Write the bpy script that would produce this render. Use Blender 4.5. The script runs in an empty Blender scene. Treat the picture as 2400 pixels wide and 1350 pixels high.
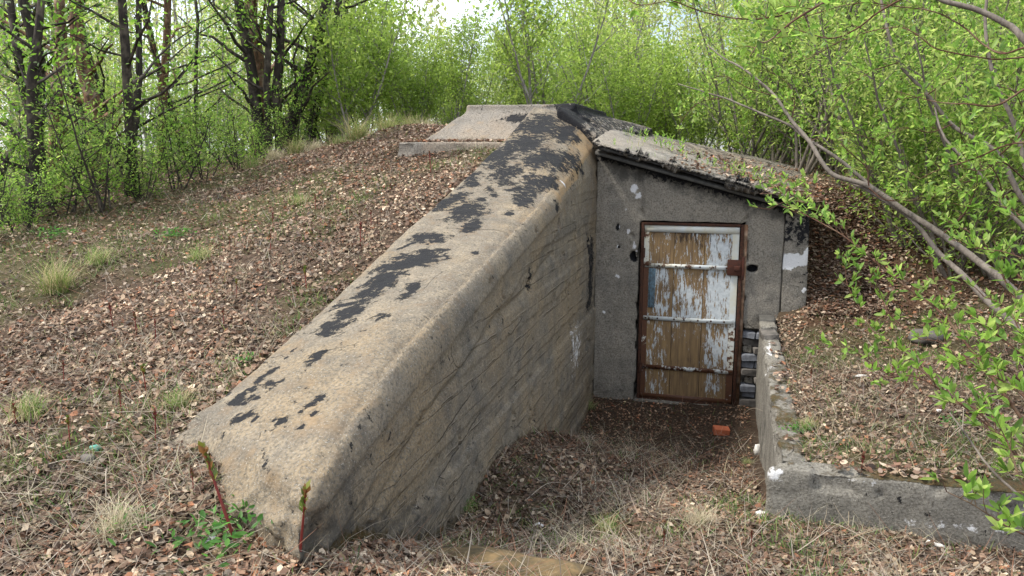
import bpy, math, random
import numpy as np
from math import radians, sin, cos, pi

# ------------------------------------------------------------------ camera, world, sun
SC = bpy.context.scene
C = SC.collection
YAW = radians(15.6); PITCH = radians(10.0); FPX = 1850.0
CAM = np.array((1.362, -8.135, 2.6))
cd = bpy.data.cameras.new('camera'); cd.sensor_width = 36; cd.lens = FPX/2400*36; cd.clip_end = 1000; cd.clip_start = 0.05
cam = bpy.data.objects.new('camera', cd); C.objects.link(cam); SC.camera = cam
cam.location = CAM; cam.rotation_euler = (radians(90)-PITCH, 0, YAW)
SUN_EL, SUN_AZ = radians(54), radians(-108)      # azimuth from +Y towards +X
W = bpy.data.worlds.new('World'); SC.world = W; W.use_nodes = True
nt = W.node_tree; nt.nodes.clear()
wo = nt.nodes.new('ShaderNodeOutputWorld'); bg = nt.nodes.new('ShaderNodeBackground')
sky = nt.nodes.new('ShaderNodeTexSky'); sky.sky_type = 'NISHITA'; sky.sun_disc = False
sky.sun_elevation = SUN_EL; sky.sun_rotation = SUN_AZ; sky.air_density = 1.0; sky.dust_density = 2.5
tc = nt.nodes.new('ShaderNodeTexCoord'); nz = nt.nodes.new('ShaderNodeTexNoise'); nz.inputs['Scale'].default_value = 2.2; nz.inputs['Detail'].default_value = 6
rp = nt.nodes.new('ShaderNodeValToRGB'); rp.color_ramp.elements[0].position = .38; rp.color_ramp.elements[1].position = .58
mx = nt.nodes.new('ShaderNodeMix'); mx.data_type = 'RGBA'; mx.inputs['B'].default_value = (8.6, 9.0, 9.6, 1)
nt.links.new(tc.outputs['Generated'], nz.inputs['Vector']); nt.links.new(nz.outputs['Fac'], rp.inputs['Fac'])
nt.links.new(rp.outputs['Color'], mx.inputs['Factor']); nt.links.new(sky.outputs['Color'], mx.inputs['A'])
nt.links.new(mx.outputs['Result'], bg.inputs['Color']); nt.links.new(bg.outputs['Background'], wo.inputs['Surface'])
bg.inputs['Strength'].default_value = 0.125
sl = bpy.data.lights.new('sun', 'SUN'); sl.energy = 2.9; sl.angle = radians(7); sl.color = (1, .95, .86)
so = bpy.data.objects.new('sun', sl); C.objects.link(so)
so.rotation_euler = (radians(90)-SUN_EL, 0, -SUN_AZ+pi)
SC.view_settings.view_transform = 'Standard'; SC.view_settings.look = 'None'
SC.view_settings.exposure = 1.02; SC.view_settings.gamma = 1
SC.cycles.max_bounces = 6; SC.cycles.transparent_max_bounces = 4

# ------------------------------------------------------------------ helpers
rng = np.random.default_rng(7)
RIGHT = np.array((cos(YAW), sin(YAW), 0)); FWD = np.array((-sin(YAW), cos(YAW), 0)); UPV = np.array((0, 0, 1.))
def at(px, py, d):
    """the place that lies d metres ahead of the standpoint in the direction of a photo pixel"""
    u = px-1200; v = py-675
    y = FPX*cos(PITCH)-v*sin(PITCH); z = -v*cos(PITCH)-FPX*sin(PITCH)
    return CAM + (u*RIGHT+y*FWD+z*UPV)*(d/y)

def hash3(ix, iy, iz, seed):
    h = (ix.astype(np.int64)*374761393 + iy.astype(np.int64)*668265263 + iz.astype(np.int64)*2147483647 + seed*974634777) & 0xFFFFFFFF
    h = ((h ^ (h >> 13))*1274126177) & 0xFFFFFFFF
    h = ((h ^ (h >> 16))*2246822519) & 0xFFFFFFFF
    return ((h ^ (h >> 15)) & 0xFFFFFF)/float(0xFFFFFF)
def vnoise(P, seed=0):
    P = np.asarray(P, float); i = np.floor(P).astype(np.int64); f = P-i; f = f*f*(3-2*f)
    r = 0
    for dx in (0, 1):
        for dy in (0, 1):
            for dz in (0, 1):
                w = (f[:, 0] if dx else 1-f[:, 0])*(f[:, 1] if dy else 1-f[:, 1])*(f[:, 2] if dz else 1-f[:, 2])
                r = r + w*hash3(i[:, 0]+dx, i[:, 1]+dy, i[:, 2]+dz, seed)
    return r
def fbm(P, scale, oct=4, seed=0):
    P = np.asarray(P, float)*scale; a = .5; s = 0; n = 0
    for k in range(oct):
        s = s+a*vnoise(P, seed+k*17); n += a; P = P*2.03+11.3; a *= .5
    return s/n                                  # 0..1, mean .5
def sstep(a, b, x):
    t = np.clip((x-a)/(b-a), 0, 1); return t*t*(3-2*t)

def mesh_np(name, V, F, smooth=False, col=None, colname='Col'):
    """F: (n,3) or (n,4) int array, or list of such arrays"""
    if not isinstance(F, (list, tuple)): F = [F]
    F = [np.asarray(f, np.int32) for f in F if len(f)]
    me = bpy.data.meshes.new(name)
    V = np.asarray(V, np.float32); me.vertices.add(len(V)); me.vertices.foreach_set('co', V.ravel())
    nl = sum(f.size for f in F); npoly = sum(len(f) for f in F)
    me.loops.add(nl); me.polygons.add(npoly)
    me.loops.foreach_set('vertex_index', np.concatenate([f.ravel() for f in F]))
    tot = np.concatenate([np.full(len(f), f.shape[1], np.int32) for f in F])
    st = np.concatenate([[0], np.cumsum(tot)[:-1]]).astype(np.int32)
    me.polygons.foreach_set('loop_start', st)
    me.update(calc_edges=True)
    if smooth: me.polygons.foreach_set('use_smooth', np.ones(npoly, bool))
    if col is not None: set_col(me, col, colname)
    me.validate(); return me
def set_col(me, col, name='Col'):
    col = np.asarray(col, np.float32)
    if col.shape[1] == 3: col = np.concatenate([col, np.ones((len(col), 1), np.float32)], 1)
    a = me.attributes.new(name, 'FLOAT_COLOR', 'POINT'); a.data.foreach_set('color', col.ravel())

def link(name, me, mat=None, parent=None):
    o = bpy.data.objects.new(name, me); C.objects.link(o)
    if mat and me and not me.materials: me.materials.append(mat)
    if parent: o.parent = parent
    return o
def tag(o, label=None, cat=None, group=None, kind=None):
    if label: o['label'] = label
    if cat: o['category'] = cat
    if group: o['group'] = group
    if kind: o['kind'] = kind
    return o
def thing(name, label, cat, loc=(0, 0, 0), rz=0, group=None):
    o = bpy.data.objects.new(name, None); C.objects.link(o); o.location = loc; o.rotation_euler = (0, 0, rz)
    o.empty_display_size = .2
    return tag(o, label, cat, group)
def dup(root, loc, rz, s=1, label=None):
    r = root.copy(); C.objects.link(r); r.location = loc; r.rotation_euler = (0, 0, rz); r.scale = (s, s, s)
    if label: r['label'] = label
    for ch in list(root.children):
        c = ch.copy(); C.objects.link(c); c.parent = r
    return r

BOXF = np.array([[0, 1, 3, 2], [4, 6, 7, 5], [0, 4, 5, 1], [2, 3, 7, 6], [0, 2, 6, 4], [1, 5, 7, 3]])
def boxv(x0, x1, y0, y1, z0, z1):
    return np.array([(x, y, z) for x in (x0, x1) for y in (y0, y1) for z in (z0, z1)], float)
def merge(parts):
    V = []; F4 = []; F3 = []; Cc = []; n = 0
    for p in parts:
        v, f = p[0], np.asarray(p[1]); V.append(v)
        (F4 if f.shape[1] == 4 else F3).append(f+n); n += len(v)
    out = []
    if F4: out.append(np.concatenate(F4))
    if F3: out.append(np.concatenate(F3))
    return np.concatenate(V), out
def tubes(paths, sides=5):
    """paths: list of (pts (n,3), radii (n,)); returns V, F4"""
    V = []; F = []; n = 0
    for pts, rad in paths:
        pts = np.asarray(pts, float); m = len(pts)
        T = np.gradient(pts, axis=0); T /= np.linalg.norm(T, axis=1)[:, None]+1e-9
        ref = np.array((0, 0, 1.)) if abs(T[:, 2]).mean() < .8 else np.array((1., 0, 0))
        A = np.cross(T, ref); A /= np.linalg.norm(A, axis=1)[:, None]+1e-9; B = np.cross(T, A)
        ang = np.arange(sides)*2*pi/sides
        ring = pts[:, None, :]+np.asarray(rad)[:, None, None]*(np.cos(ang)[None, :, None]*A[:, None, :]+np.sin(ang)[None, :, None]*B[:, None, :])
        V.append(ring.reshape(-1, 3))
        i = np.arange(m-1)[:, None]*sides; j = np.arange(sides)[None, :]; k = (j+1) % sides
        F.append(np.stack([i+j, i+k, i+k+sides, i+j+sides], -1).reshape(-1, 4)+n); n += m*sides
    return np.concatenate(V), np.concatenate(F)
def smoothpath(pts, n):
    """Catmull-Rom through pts"""
    P = np.asarray(pts, float); P = np.concatenate([[2*P[0]-P[1]], P, [2*P[-1]-P[-2]]]); m = len(P)-3
    t = np.linspace(0, m-1e-6, n); i = t.astype(int); u = (t-i)[:, None]
    a, b, c, d = P[i], P[i+1], P[i+2], P[i+3]
    return .5*((2*b)+(-a+c)*u+(2*a-5*b+4*c-d)*u*u+(-a+3*b-3*c+d)*u**3)
def rotmats(normal, spin):
    """frames whose z is normal (n,3) turned by spin"""
    Z = normal/np.linalg.norm(normal, axis=1)[:, None]
    ref = np.where(np.abs(Z[:, 2:3]) > .9, np.array([[1., 0, 0]]), np.array([[0, 0, 1.]]))
    X = np.cross(ref, Z); X /= np.linalg.norm(X, axis=1)[:, None]; Y = np.cross(Z, X)
    c, s = np.cos(spin)[:, None], np.sin(spin)[:, None]
    return np.stack([X*c+Y*s, -X*s+Y*c, Z], axis=2)      # columns
def scatter(tv, tf, pos, R, scale, col=None):
    """copies of the template (tv, tf) at pos; returns V, F, per-vertex colours"""
    n = len(pos); k = len(tv); sc = np.asarray(scale)
    if sc.ndim == 1: sc = sc[:, None, None]
    else: sc = sc[:, None, :]
    V = np.einsum('nij,nkj->nki', R, tv[None]*sc)+pos[:, None, :]
    F = (np.asarray(tf)[None]+(np.arange(n)*k)[:, None, None]).reshape(-1, np.asarray(tf).shape[1])
    cc = None if col is None else np.repeat(col, k, axis=0)
    return V.reshape(-1, 3), F, cc

# ------------------------------------------------------------------ materials
class NB:
    def __init__(s, name, rough=.9, spec=.3):
        s.m = bpy.data.materials.new(name); s.m.use_nodes = True; s.t = s.m.node_tree; s.t.nodes.clear()
        s.out = s.t.nodes.new('ShaderNodeOutputMaterial'); s.b = s.t.nodes.new('ShaderNodeBsdfPrincipled')
        s.b.inputs['Roughness'].default_value = rough; s.b.inputs['Specular IOR Level'].default_value = spec
        s.t.links.new(s.b.outputs[0], s.out.inputs['Surface']); s.co = s.t.nodes.new('ShaderNodeTexCoord').outputs['Object']
    def set(s, sock, v):
        if v is None: return
        if hasattr(v, 'is_output') or isinstance(v, bpy.types.NodeSocket): s.t.links.new(v, sock)
        else: sock.default_value = v if not isinstance(v, tuple) or len(v) != 3 or sock.type != 'RGBA' else (*v, 1)
    def vec(s, scale=(1, 1, 1), rot=(0, 0, 0), src=None):
        n = s.t.nodes.new('ShaderNodeMapping'); n.inputs['Scale'].default_value = scale; n.inputs['Rotation'].default_value = rot
        s.t.links.new(src or s.co, n.inputs[0]); return n.outputs[0]
    def noise(s, scale, detail=4, rough=.6, vec=None, dist=0):
        n = s.t.nodes.new('ShaderNodeTexNoise'); n.inputs['Scale'].default_value = scale; n.inputs['Detail'].default_value = detail
        n.inputs['Roughness'].default_value = rough; n.inputs['Distortion'].default_value = dist
        s.t.links.new(vec or s.co, n.inputs['Vector']); return n.outputs['Fac']
    def voro(s, scale, vec=None, feat='F1', out='Distance'):
        n = s.t.nodes.new('ShaderNodeTexVoronoi'); n.feature = feat; n.inputs['Scale'].default_value = scale
        s.t.links.new(vec or s.co, n.inputs['Vector']); return n.outputs[out]
    def math(s, op, a, b=None, clamp=False):
        n = s.t.nodes.new('ShaderNodeMath'); n.operation = op; n.use_clamp = clamp
        s.set(n.inputs[0], a); s.set(n.inputs[1], b); return n.outputs[0]
    def ramp(s, f, a, b, va=0., vb=1.):
        n = s.t.nodes.new('ShaderNodeMapRange'); n.inputs['From Min'].default_value = a; n.inputs['From Max'].default_value = b
        n.inputs['To Min'].default_value = va; n.inputs['To Max'].default_value = vb; s.set(n.inputs['Value'], f); return n.outputs[0]
    def mix(s, f, a, b, mode='MIX'):
        n = s.t.nodes.new('ShaderNodeMix'); n.data_type = 'RGBA'; n.blend_type = mode
        s.set(n.inputs['Factor'], f); s.set(n.inputs['A'], a); s.set(n.inputs['B'], b); return n.outputs['Result']
    def attr(s, name, comp=None):
        n = s.t.nodes.new('ShaderNodeAttribute'); n.attribute_name = name
        if comp is None: return n.outputs['Color']
        q = s.t.nodes.new('ShaderNodeSeparateColor'); s.t.links.new(n.outputs['Color'], q.inputs[0]); return q.outputs[comp]
    def sep(s, v=None):
        n = s.t.nodes.new('ShaderNodeSeparateXYZ'); s.t.links.new(v or s.co, n.inputs[0]); return n.outputs
    def bump(s, h, strength=.5, dist=.01, nrm=None):
        n = s.t.nodes.new('ShaderNodeBump'); n.inputs['Strength'].default_value = strength; n.inputs['Distance'].default_value = dist
        s.set(n.inputs['Height'], h)
        if nrm: s.t.links.new(nrm, n.inputs['Normal'])
        return n.outputs[0]
    def fin(s, col, nrm=None, rough=None, metal=None):
        s.set(s.b.inputs['Base Color'], col)
        if nrm: s.t.links.new(nrm, s.b.inputs['Normal'])
        s.set(s.b.inputs['Roughness'], rough); s.set(s.b.inputs['Metallic'], metal); return s.m

def mat_leaf(name, trans=.45, rough=.5):
    k = NB(name, rough, .35); c = k.attr('Col')
    hs = k.t.nodes.new('ShaderNodeHueSaturation'); hs.inputs['Value'].default_value = 1.85; hs.inputs['Saturation'].default_value = 1.02
    k.t.links.new(c, hs.inputs['Color'])
    tr = k.t.nodes.new('ShaderNodeBsdfTranslucent'); k.t.links.new(hs.outputs[0], tr.inputs['Color'])
    ms = k.t.nodes.new('ShaderNodeMixShader'); ms.inputs[0].default_value = trans
    k.set(k.b.inputs['Base Color'], c)
    k.t.links.new(k.b.outputs[0], ms.inputs[1]); k.t.links.new(tr.outputs[0], ms.inputs[2]); k.t.links.new(ms.outputs[0], k.out.inputs['Surface'])
    return k.m
def mat_vcol(name, rough=.9, bumpy=0, spec=.2):
    k = NB(name, rough, spec); c = k.attr('Col')
    n = None
    if bumpy:
        q = k.noise(60, 4); n = k.bump(q, bumpy, .01); c = k.mix(k.ramp(q, .3, .7, 0, .5), c, (.03, .025, .02), 'MIX')
    return k.fin(c, n)
def mat_bark(name, a, b, c_, stretch=.25, scale=30):
    k = NB(name, .9, .2); v = k.vec((1, 1, stretch)); n = k.noise(scale, 5, .65, v); n2 = k.noise(6, 3)
    col = k.mix(k.ramp(n, .35, .6), a, b); col = k.mix(k.ramp(n2, .5, .68), col, c_)
    return k.fin(col, k.bump(n, .6, .01))

def mat_concrete(name, ca, cb, cc, boards=False, tar_shade_col=(.006, .006, .008)):
    """M.r tar, soot and painted shade, M.g dark damp grime and painted shade, M.b white bloom; N.r moss, N.g ochre stain"""
    k = NB(name, .92, .25)
    big = k.noise(1.3, 5, .6); mid = k.noise(7, 5, .65); fine = k.noise(75, 5, .75); grain = k.voro(140)
    col = k.mix(k.ramp(mid, .38, .62), ca, cb); col = k.mix(k.ramp(big, .46, .6, 0, .8), col, cc); col = k.mix(k.ramp(k.noise(2.7, 7, .72), .52, .66, 0, .55), col, (.085, .08, .072))
    col = k.mix(k.ramp(fine, .46, .60, .0, .85), col, (.078, .07, .058))
    col = k.mix(k.ramp(k.noise(150, 3, .7), .57, .66, 0, .7), col, (.46, .43, .37))
    cr = k.noise(14, 6, .75)
    r, g, b = k.attr('Mask', 0), k.attr('Mask', 1), k.attr('Mask', 2); moss, och = k.attr('Worn', 0), k.attr('Worn', 1)
    def thr(mask, n, soft, lo=.5):
        return k.ramp(k.math('ADD', mask, k.math('MULTIPLY', k.math('SUBTRACT', n, .5), 1.4)), lo, lo+soft)
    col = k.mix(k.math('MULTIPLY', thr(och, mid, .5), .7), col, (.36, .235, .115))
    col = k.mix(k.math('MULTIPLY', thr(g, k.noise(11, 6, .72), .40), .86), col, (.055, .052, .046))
    z = k.sep()
    bu = k.math('ADD', k.math('MULTIPLY', fine, .55), k.math('MULTIPLY', mid, 1.2)); nrm = None
    if boards:
        wv = k.math('ADD', z[2], k.math('MULTIPLY', k.math('SUBTRACT', k.noise(5, 4, .7), .5), .018))
        wv = k.math('ADD', wv, k.math('MULTIPLY', k.noise(22, 3, .7), .012))
        fr = k.math('FRACT', k.math('MULTIPLY', wv, 6.4)); seam = k.ramp(k.math('ABSOLUTE', k.math('SUBTRACT', fr, .5)), 0, .035)
        on = k.math('MULTIPLY', k.ramp(k.noise(2.6, 3, .6), .36, .60, .1, 1), k.math('SUBTRACT', 1., seam))
        on = k.math('MULTIPLY', on, k.attr('Worn', 2))
        col = k.mix(k.math('MULTIPLY', on, .26), col, (.04, .037, .032))
        bu = k.math('SUBTRACT', bu, k.math('MULTIPLY', on, .45))
        rid = k.math('MULTIPLY', k.math('MULTIPLY', k.math('SUBTRACT', 1., k.ramp(k.math('ABSOLUTE', k.math('SUBTRACT', fr, .62)), 0, .05)), k.ramp(k.noise(3.1, 3, .6), .5, .6)), k.attr('Worn', 2))
        col = k.mix(k.math('MULTIPLY', rid, .6), col, (.34, .29, .22)); bu = k.math('ADD', bu, rid)
        ps = k.math('ADD', k.math('SUBTRACT', z[2], k.math('MULTIPLY', z[1], .19)), k.math('MULTIPLY', k.noise(6, 4, .7), .05))
        fp = k.math('SUBTRACT', 1., k.ramp(k.math('ABSOLUTE', k.math('SUBTRACT', k.math('FRACT', k.math('MULTIPLY', ps, 4.6)), .5)), 0, .035))
        fp = k.math('MULTIPLY', k.math('MULTIPLY', fp, k.ramp(z[1], -2.2, -2.6)), k.attr('Worn', 2)); fp = k.math('MULTIPLY', fp, k.ramp(k.noise(1.5, 3), .50, .58))
        col = k.mix(k.math('MULTIPLY', fp, .5), col, (.03, .027, .023)); bu = k.math('SUBTRACT', bu, k.math('MULTIPLY', fp, .8))
        gr = k.noise(40, 3, .6, k.vec((1, .12, 3)))
        col = k.mix(k.math('MULTIPLY', k.ramp(gr, .45, .7, 0, .25), k.attr('Worn', 2)), col, (.11, .098, .08))
    crk = k.ramp(k.voro(2.3, k.mix(.12, k.co, k.noise(3, 4)), 'DISTANCE_TO_EDGE'), 0, .006)
    crk = k.math('MULTIPLY', k.math('SUBTRACT', 1., crk), k.ramp(k.noise(2.1, 3), .60, .64))
    col = k.mix(k.math('MULTIPLY', crk, .7), col, (.03, .028, .025)); bu = k.math('SUBTRACT', bu, crk)
    wm = thr(b, cr, .12); col = k.mix(wm, col, (.62, .62, .63))
    mm = thr(moss, cr, .25); mcol = k.mix(k.ramp(k.noise(30, 4, .7), .35, .65), (.11, .062, .018), (.04, .042, .014)); col = k.mix(k.math('MULTIPLY', mm, .9), col, mcol)
    bu = k.math('ADD', bu, k.math('MULTIPLY', mm, k.noise(120, 3)))
    tn = k.math('ADD', k.math('MULTIPLY', k.noise(24, 9, .8, None, .3), .75), k.math('MULTIPLY', k.noise(8, 6, .7), .35)); tm = k.ramp(k.math('ADD', r, k.math('MULTIPLY', k.math('SUBTRACT', tn, .55), 5.2)), .5, .54); col = k.mix(tm, col, k.mix(k.ramp(fine, .4, .65), tar_shade_col, (.016, .016, .018)))
    bu = k.math('ADD', bu, k.math('MULTIPLY', tm, .35))
    return k.fin(col, k.bump(bu, .95, .018), k.ramp(tm, 0, 1, .93, .8))

M = {}
M['wing'] = mat_concrete('board_marked_concrete', (.265, .218, .155), (.135, .12, .10), (.285, .215, .13), boards=True)
M['plaster'] = mat_concrete('grey_plaster', (.26, .235, .198), (.17, .158, .138), (.27, .24, .195))
M['cap'] = mat_concrete('pale_concrete', (.24, .21, .175), (.20, .185, .165), (.28, .225, .17))
M['parapet'] = mat_concrete('weathered_cement', (.225, .21, .18), (.15, .14, .122), (.25, .235, .205))
M['roof'] = mat_concrete('roof_screed', (.29, .265, .235), (.17, .16, .145), (.30, .26, .21))
def simple(name, a, b, scale=20, rough=.85, bs=.4, detail=5, metal=0, spec=.3):
    k = NB(name, rough, spec); n = k.noise(scale, detail, .65); return k.fin(k.mix(k.ramp(n, .35, .65), a, b), k.bump(n, bs, .006), None, float(metal))
M['felt'] = simple('roofing_felt', (.016, .016, .018), (.06, .056, .05), 30)
M['rust'] = simple('rusty_steel', (.075, .028, .014), (.022, .012, .009), 45, .85, .6)
M['deeprust'] = simple('rusty_lock_plate', (.07, .02, .01), (.035, .014, .01), 30, .75, .3)
M['blue'] = simple('faded_blue_metal', (.10, .17, .22), (.05, .06, .065), 40, .6, .3)
M['dark'] = simple('dark_void', (.008, .008, .008), (.014, .012, .011), 20)
M['brick'] = simple('red_brick', (.46, .13, .06), (.36, .10, .045), 25, .9, .4)
M['greybrick'] = simple('grey_brick', (.20, .21, .235), (.11, .115, .13), 18, .9, .6)
M['mortar'] = simple('mortar', (.05, .048, .045), (.09, .085, .075), 25)
M['limestone'] = simple('pale_stone', (.62, .60, .56), (.40, .38, .35), 14, .85, .4)
M['greystone'] = simple('grey_stone', (.15, .135, .12), (.06, .055, .05), 12, .9, .6)
M['glassball'] = simple('sea_green_plastic', (.10, .33, .26), (.12, .38, .30), 10, .3, .05)
M['paper'] = simple('white_litter', (.75, .75, .74), (.6, .6, .58), 12, .7, .1)
M['cork'] = simple('bleached_wood', (.36, .31, .25), (.24, .2, .16), 40)
M['leaf'] = mat_leaf('fresh_leaf', .52)
M['litter'] = mat_leaf('dead_leaf', .12, .8)
M['grass'] = mat_leaf('grass_blade', .3, .7)
M['shoot'] = mat_leaf('red_shoot', .2, .5)
M['bark_dark'] = mat_bark('dark_bark', (.055, .045, .038), (.025, .021, .019), (.12, .10, .08))
M['bark_brown'] = mat_bark('peeling_brown_bark', (.22, .12, .07), (.07, .045, .03), (.34, .25, .18))
M['bark_grey'] = mat_bark('grey_bark', (.28, .26, .235), (.17, .155, .14), (.38, .36, .33))
M['bark_willow'] = mat_bark('willow_bark', (.17, .145, .125), (.10, .085, .07), (.22, .19, .16), .3, 50)
M['bark_red'] = mat_bark('reddish_twig', (.12, .062, .04), (.065, .035, .024), (.17, .12, .08), .3, 50)

k = NB('peeling_paint_boards', .75, .3)
oi = k.t.nodes.new('ShaderNodeObjectInfo').outputs['Random']
off = k.t.nodes.new('ShaderNodeCombineXYZ'); k.set(off.inputs[0], k.math('MULTIPLY', oi, 37.)); k.set(off.inputs[2], k.math('MULTIPLY', oi, 11.))
va = k.t.nodes.new('ShaderNodeVectorMath'); k.t.links.new(k.co, va.inputs[0]); k.t.links.new(off.outputs[0], va.inputs[1]); vv = va.outputs[0]
wood = k.mix(k.ramp(k.noise(55, 5, .6, k.vec((1, 1, .06), src=vv)), .35, .65), (.255, .165, .075), (.135, .088, .05))
wood = k.mix(k.ramp(k.noise(4.5, 4, .6, k.vec((1, 1, .5), src=vv)), .55, .72, 0, .8), wood, (.12, .085, .06))
white = k.mix(k.ramp(k.noise(30, 3, .6, vv), .4, .7), (.50, .53, .54), (.36, .39, .41))
pn = k.noise(48, 8, .8, k.vec((1.4, 1, .22), src=vv)); pb = k.noise(9, 4, .65, k.vec((1.6, 1, .55), src=vv))
zz = k.sep()[2]
bands = k.math('ADD', k.math('MULTIPLY', k.math('SUBTRACT', pb, .5), 1.5), k.math('MULTIPLY', k.math('SUBTRACT', pn, .5), 1.9))
bands = k.math('ADD', bands, k.attr('Paint', 0))
pm = k.ramp(bands, .5, .53)
wood = k.mix(k.ramp(k.noise(14, 5, .7, k.vec((1, 1, .2), src=vv)), .56, .7, 0, .7), wood, (.06, .04, .03))
col = k.mix(pm, wood, white)
blk = k.ramp(k.math('ADD', k.attr('Paint', 1), k.math('MULTIPLY', k.math('SUBTRACT', k.noise(30, 5, .7, k.vec((1.5, 1, .3), src=vv)), .5), 2.)), .5, .62)
col = k.mix(k.math('MULTIPLY', blk, .85), col, (.03, .017, .01))
M['boards'] = k.fin(col, k.bump(k.math('ADD', k.math('MULTIPLY', pm, .7), k.math('MULTIPLY', pn, .6)), .6, .004))
k = NB('rusting_white_steel', .6, .4)
rn = k.noise(24, 6, .7); rn2 = k.noise(5, 3, .6)
rm = k.ramp(k.math('ADD', k.math('ADD', k.math('MULTIPLY', rn, .7), k.math('MULTIPLY', rn2, .6)), k.attr('Paint', 0)), .74, .80)
col = k.mix(rm, k.mix(k.ramp(rn2, .4, .65), (.52, .55, .55), (.50, .47, .36)), k.mix(k.noise(50), (.12, .045, .018), (.035, .016, .01)))
M['whitesteel'] = k.fin(col, k.bump(rm, -.4, .003))

k = NB('forest_soil', .95, .15)
sn = k.noise(5, 6, .65); sf = k.noise(45, 5, .7); g = k.attr('Col')
col = k.mix(k.ramp(sf, .3, .7), (.075, .055, .042), (.19, .15, .115)); col = k.mix(k.ramp(sn, .45, .65, 0, .7), col, (.11, .075, .055))
M['soil'] = k.fin(k.mix(1., col, g, 'MULTIPLY'), k.bump(k.math('ADD', sf, sn), .9, .03))

# ------------------------------------------------------------------ terrain
def tps(pts):
    P = np.array(pts, float); n = len(P); X = P[:, :2]
    d = np.linalg.norm(X[:, None]-X[None], axis=2); K = np.where(d > 0, d*d*np.log(d+1e-9), 0)+np.eye(n)*.02
    A = np.zeros((n+3, n+3)); A[:n, :n] = K; A[:n, n] = 1; A[:n, n+1:] = X; A[n, :n] = 1; A[n+1:, :n] = X.T
    w = np.linalg.solve(A, np.concatenate([P[:, 2], [0, 0, 0]]))
    def f(x, y):
        x = np.clip(x, -14, 14); y = np.clip(y, -10, 16)
        r = w[n]+w[n+1]*x+w[n+2]*y
        for i in range(n):
            q = (x-X[i, 0])**2+(y-X[i, 1])**2; r = r+w[i]*.5*q*np.log(q+1e-12)
        return r
    return f
Lf = tps([(-.85, -5.6, 1.37), (-1.6, -5.7, 1.33), (-.85, -4.9, 1.51), (-.85, -4.2, 1.66), (-.85, -3.2, 1.95), (-.85, -2.2, 2.2), (-.9, -.7, 2.54), (-.9, 0, 2.6),
    (-3, -5.2, 1.25), (-3, -3.5, 1.62), (-3, -2, 1.98), (-3, 0, 2.45), (-3, 1.5, 2.75), (-5.3, -2.2, 1.8), (-5.5, 0, 2.1), (-5.5, 2, 2.4),
    (-8, 0, 2.0), (-8, 4, 2.3), (-1.5, -7, 1.12), (-3, -7, 1.05), (0, -8, 1.05), (-1.9, .2, 2.66), (-2.6, .9, 2.86), (-2.4, 2, 2.85), (-1, 3, 2.7), (-4, 3, 2.8),
    (-2, 6, 2.5), (-8, 9, 2.4), (0, 10, 2.3), (-12, 0, 2), (-12, 12, 2.4), (-6, -6, 1.1), (-10, -8, 1.2), (0, 15, 2.3), (10, 15, 2.3)])
Mf = tps([(0, -.95, -.12), (-.1, 0, 0), (.8, .1, -.02), (1.7, 0, -.02), (1, -1, -.04), (1, -2, .12), (-.1, -3.46, .72), (-.1, -2.3, .40), (-.1, -4.5, .62), (.4, -4.4, .60), (.5, -3.4, .45), (0, -5.2, .90),
    (-.2, -5.87, 1.2), (1.6, -3.87, .61), (1.6, -2.2, .2), (.8, -3, .38), (2.3, -3.9, .60), (2.9, -3.9, .58), (5, -3.9, .6), (1, -4, .6), (1, -5, .8),
    (1.4, -8, 1.05), (-2, -8, 1.1), (-2.5, -6, 1.2), (4, -7, .9), (8, -6, .8), (8, -4, .7), (1, 1, -.02)])
Rf = tps([(1.8, -3.8, .87), (1.8, -2, .87), (1.8, 0, .95), (2.5, 0, 1.12), (2.2, -.2, 1.0), (3, 0, 1.3), (2.25, .8, 1.98), (2.4, 2, 2.2), (3.4, 2, 2.05), (5, 0, 1.5), (5, 3, 2.3),
    (3, -3.8, .87), (3, -2, .93), (5, -3.8, .95), (8, 0, 1.8), (8, -4, 1.1), (12, 0, 2), (12, 12, 2.3), (3, 6, 2.2), (1, 4, 2.4), (0, 12, 2.3), (5, 8, 2.2), (8, 5, 2.2)])
def ground_z(x, y, bumps=True):
    x = np.asarray(x, float); y = np.asarray(y, float)
    l = Lf(x, y); m = Mf(x, y); r = Rf(x, y)
    a = 1-sstep(-.62, -.2, x)                                        # left bank
    z = a*l+(1-a)*m
    xe = np.where(y > .12, 1.95, 1.74)
    b = sstep(xe, xe+.08, x)*sstep(-3.80, -3.72, y)
    z = z*(1-b)+r*b
    back = sstep(1.2, 1.9, y); q = sstep(-.8, 2.2, x)
    z = z*(1-back)+(l*(1-q)+r*q)*back
    far = sstep(9, 16, np.hypot(x, y+2)); z = z*(1-far)+2.25*far
    if bumps:
        P = np.stack([x, y, 0*x], -1).reshape(-1, 3)
        n = (fbm(P, 1.1, 3, 5)-.5)*.10+(fbm(P, 6, 3, 9)-.5)*.045
        z = z+n.reshape(x.shape)
    return z
def edge_axis(lo, hi, step, far):
    mid = np.arange(lo, hi, step); g = []; d = step; v = hi
    while v < far: d *= 1.35; g.append(v); v += d
    h = []; d = step; v = lo-step
    while v > -far: d *= 1.35; h.append(v); v -= d
    return np.concatenate([h[::-1], mid, g])
xs = edge_axis(-6, 6, .05, 160); ys = edge_axis(-8.2, 3.5, .05, 160)
GX, GY = np.meshgrid(xs, ys, indexing='ij'); GZ = ground_z(GX, GY)
nx, ny = GX.shape; i = (np.arange(nx-1)[:, None]*ny+np.arange(ny-1)[None]).ravel()
GV = np.stack([GX.ravel(), GY.ravel(), GZ.ravel()], 1)
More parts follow.
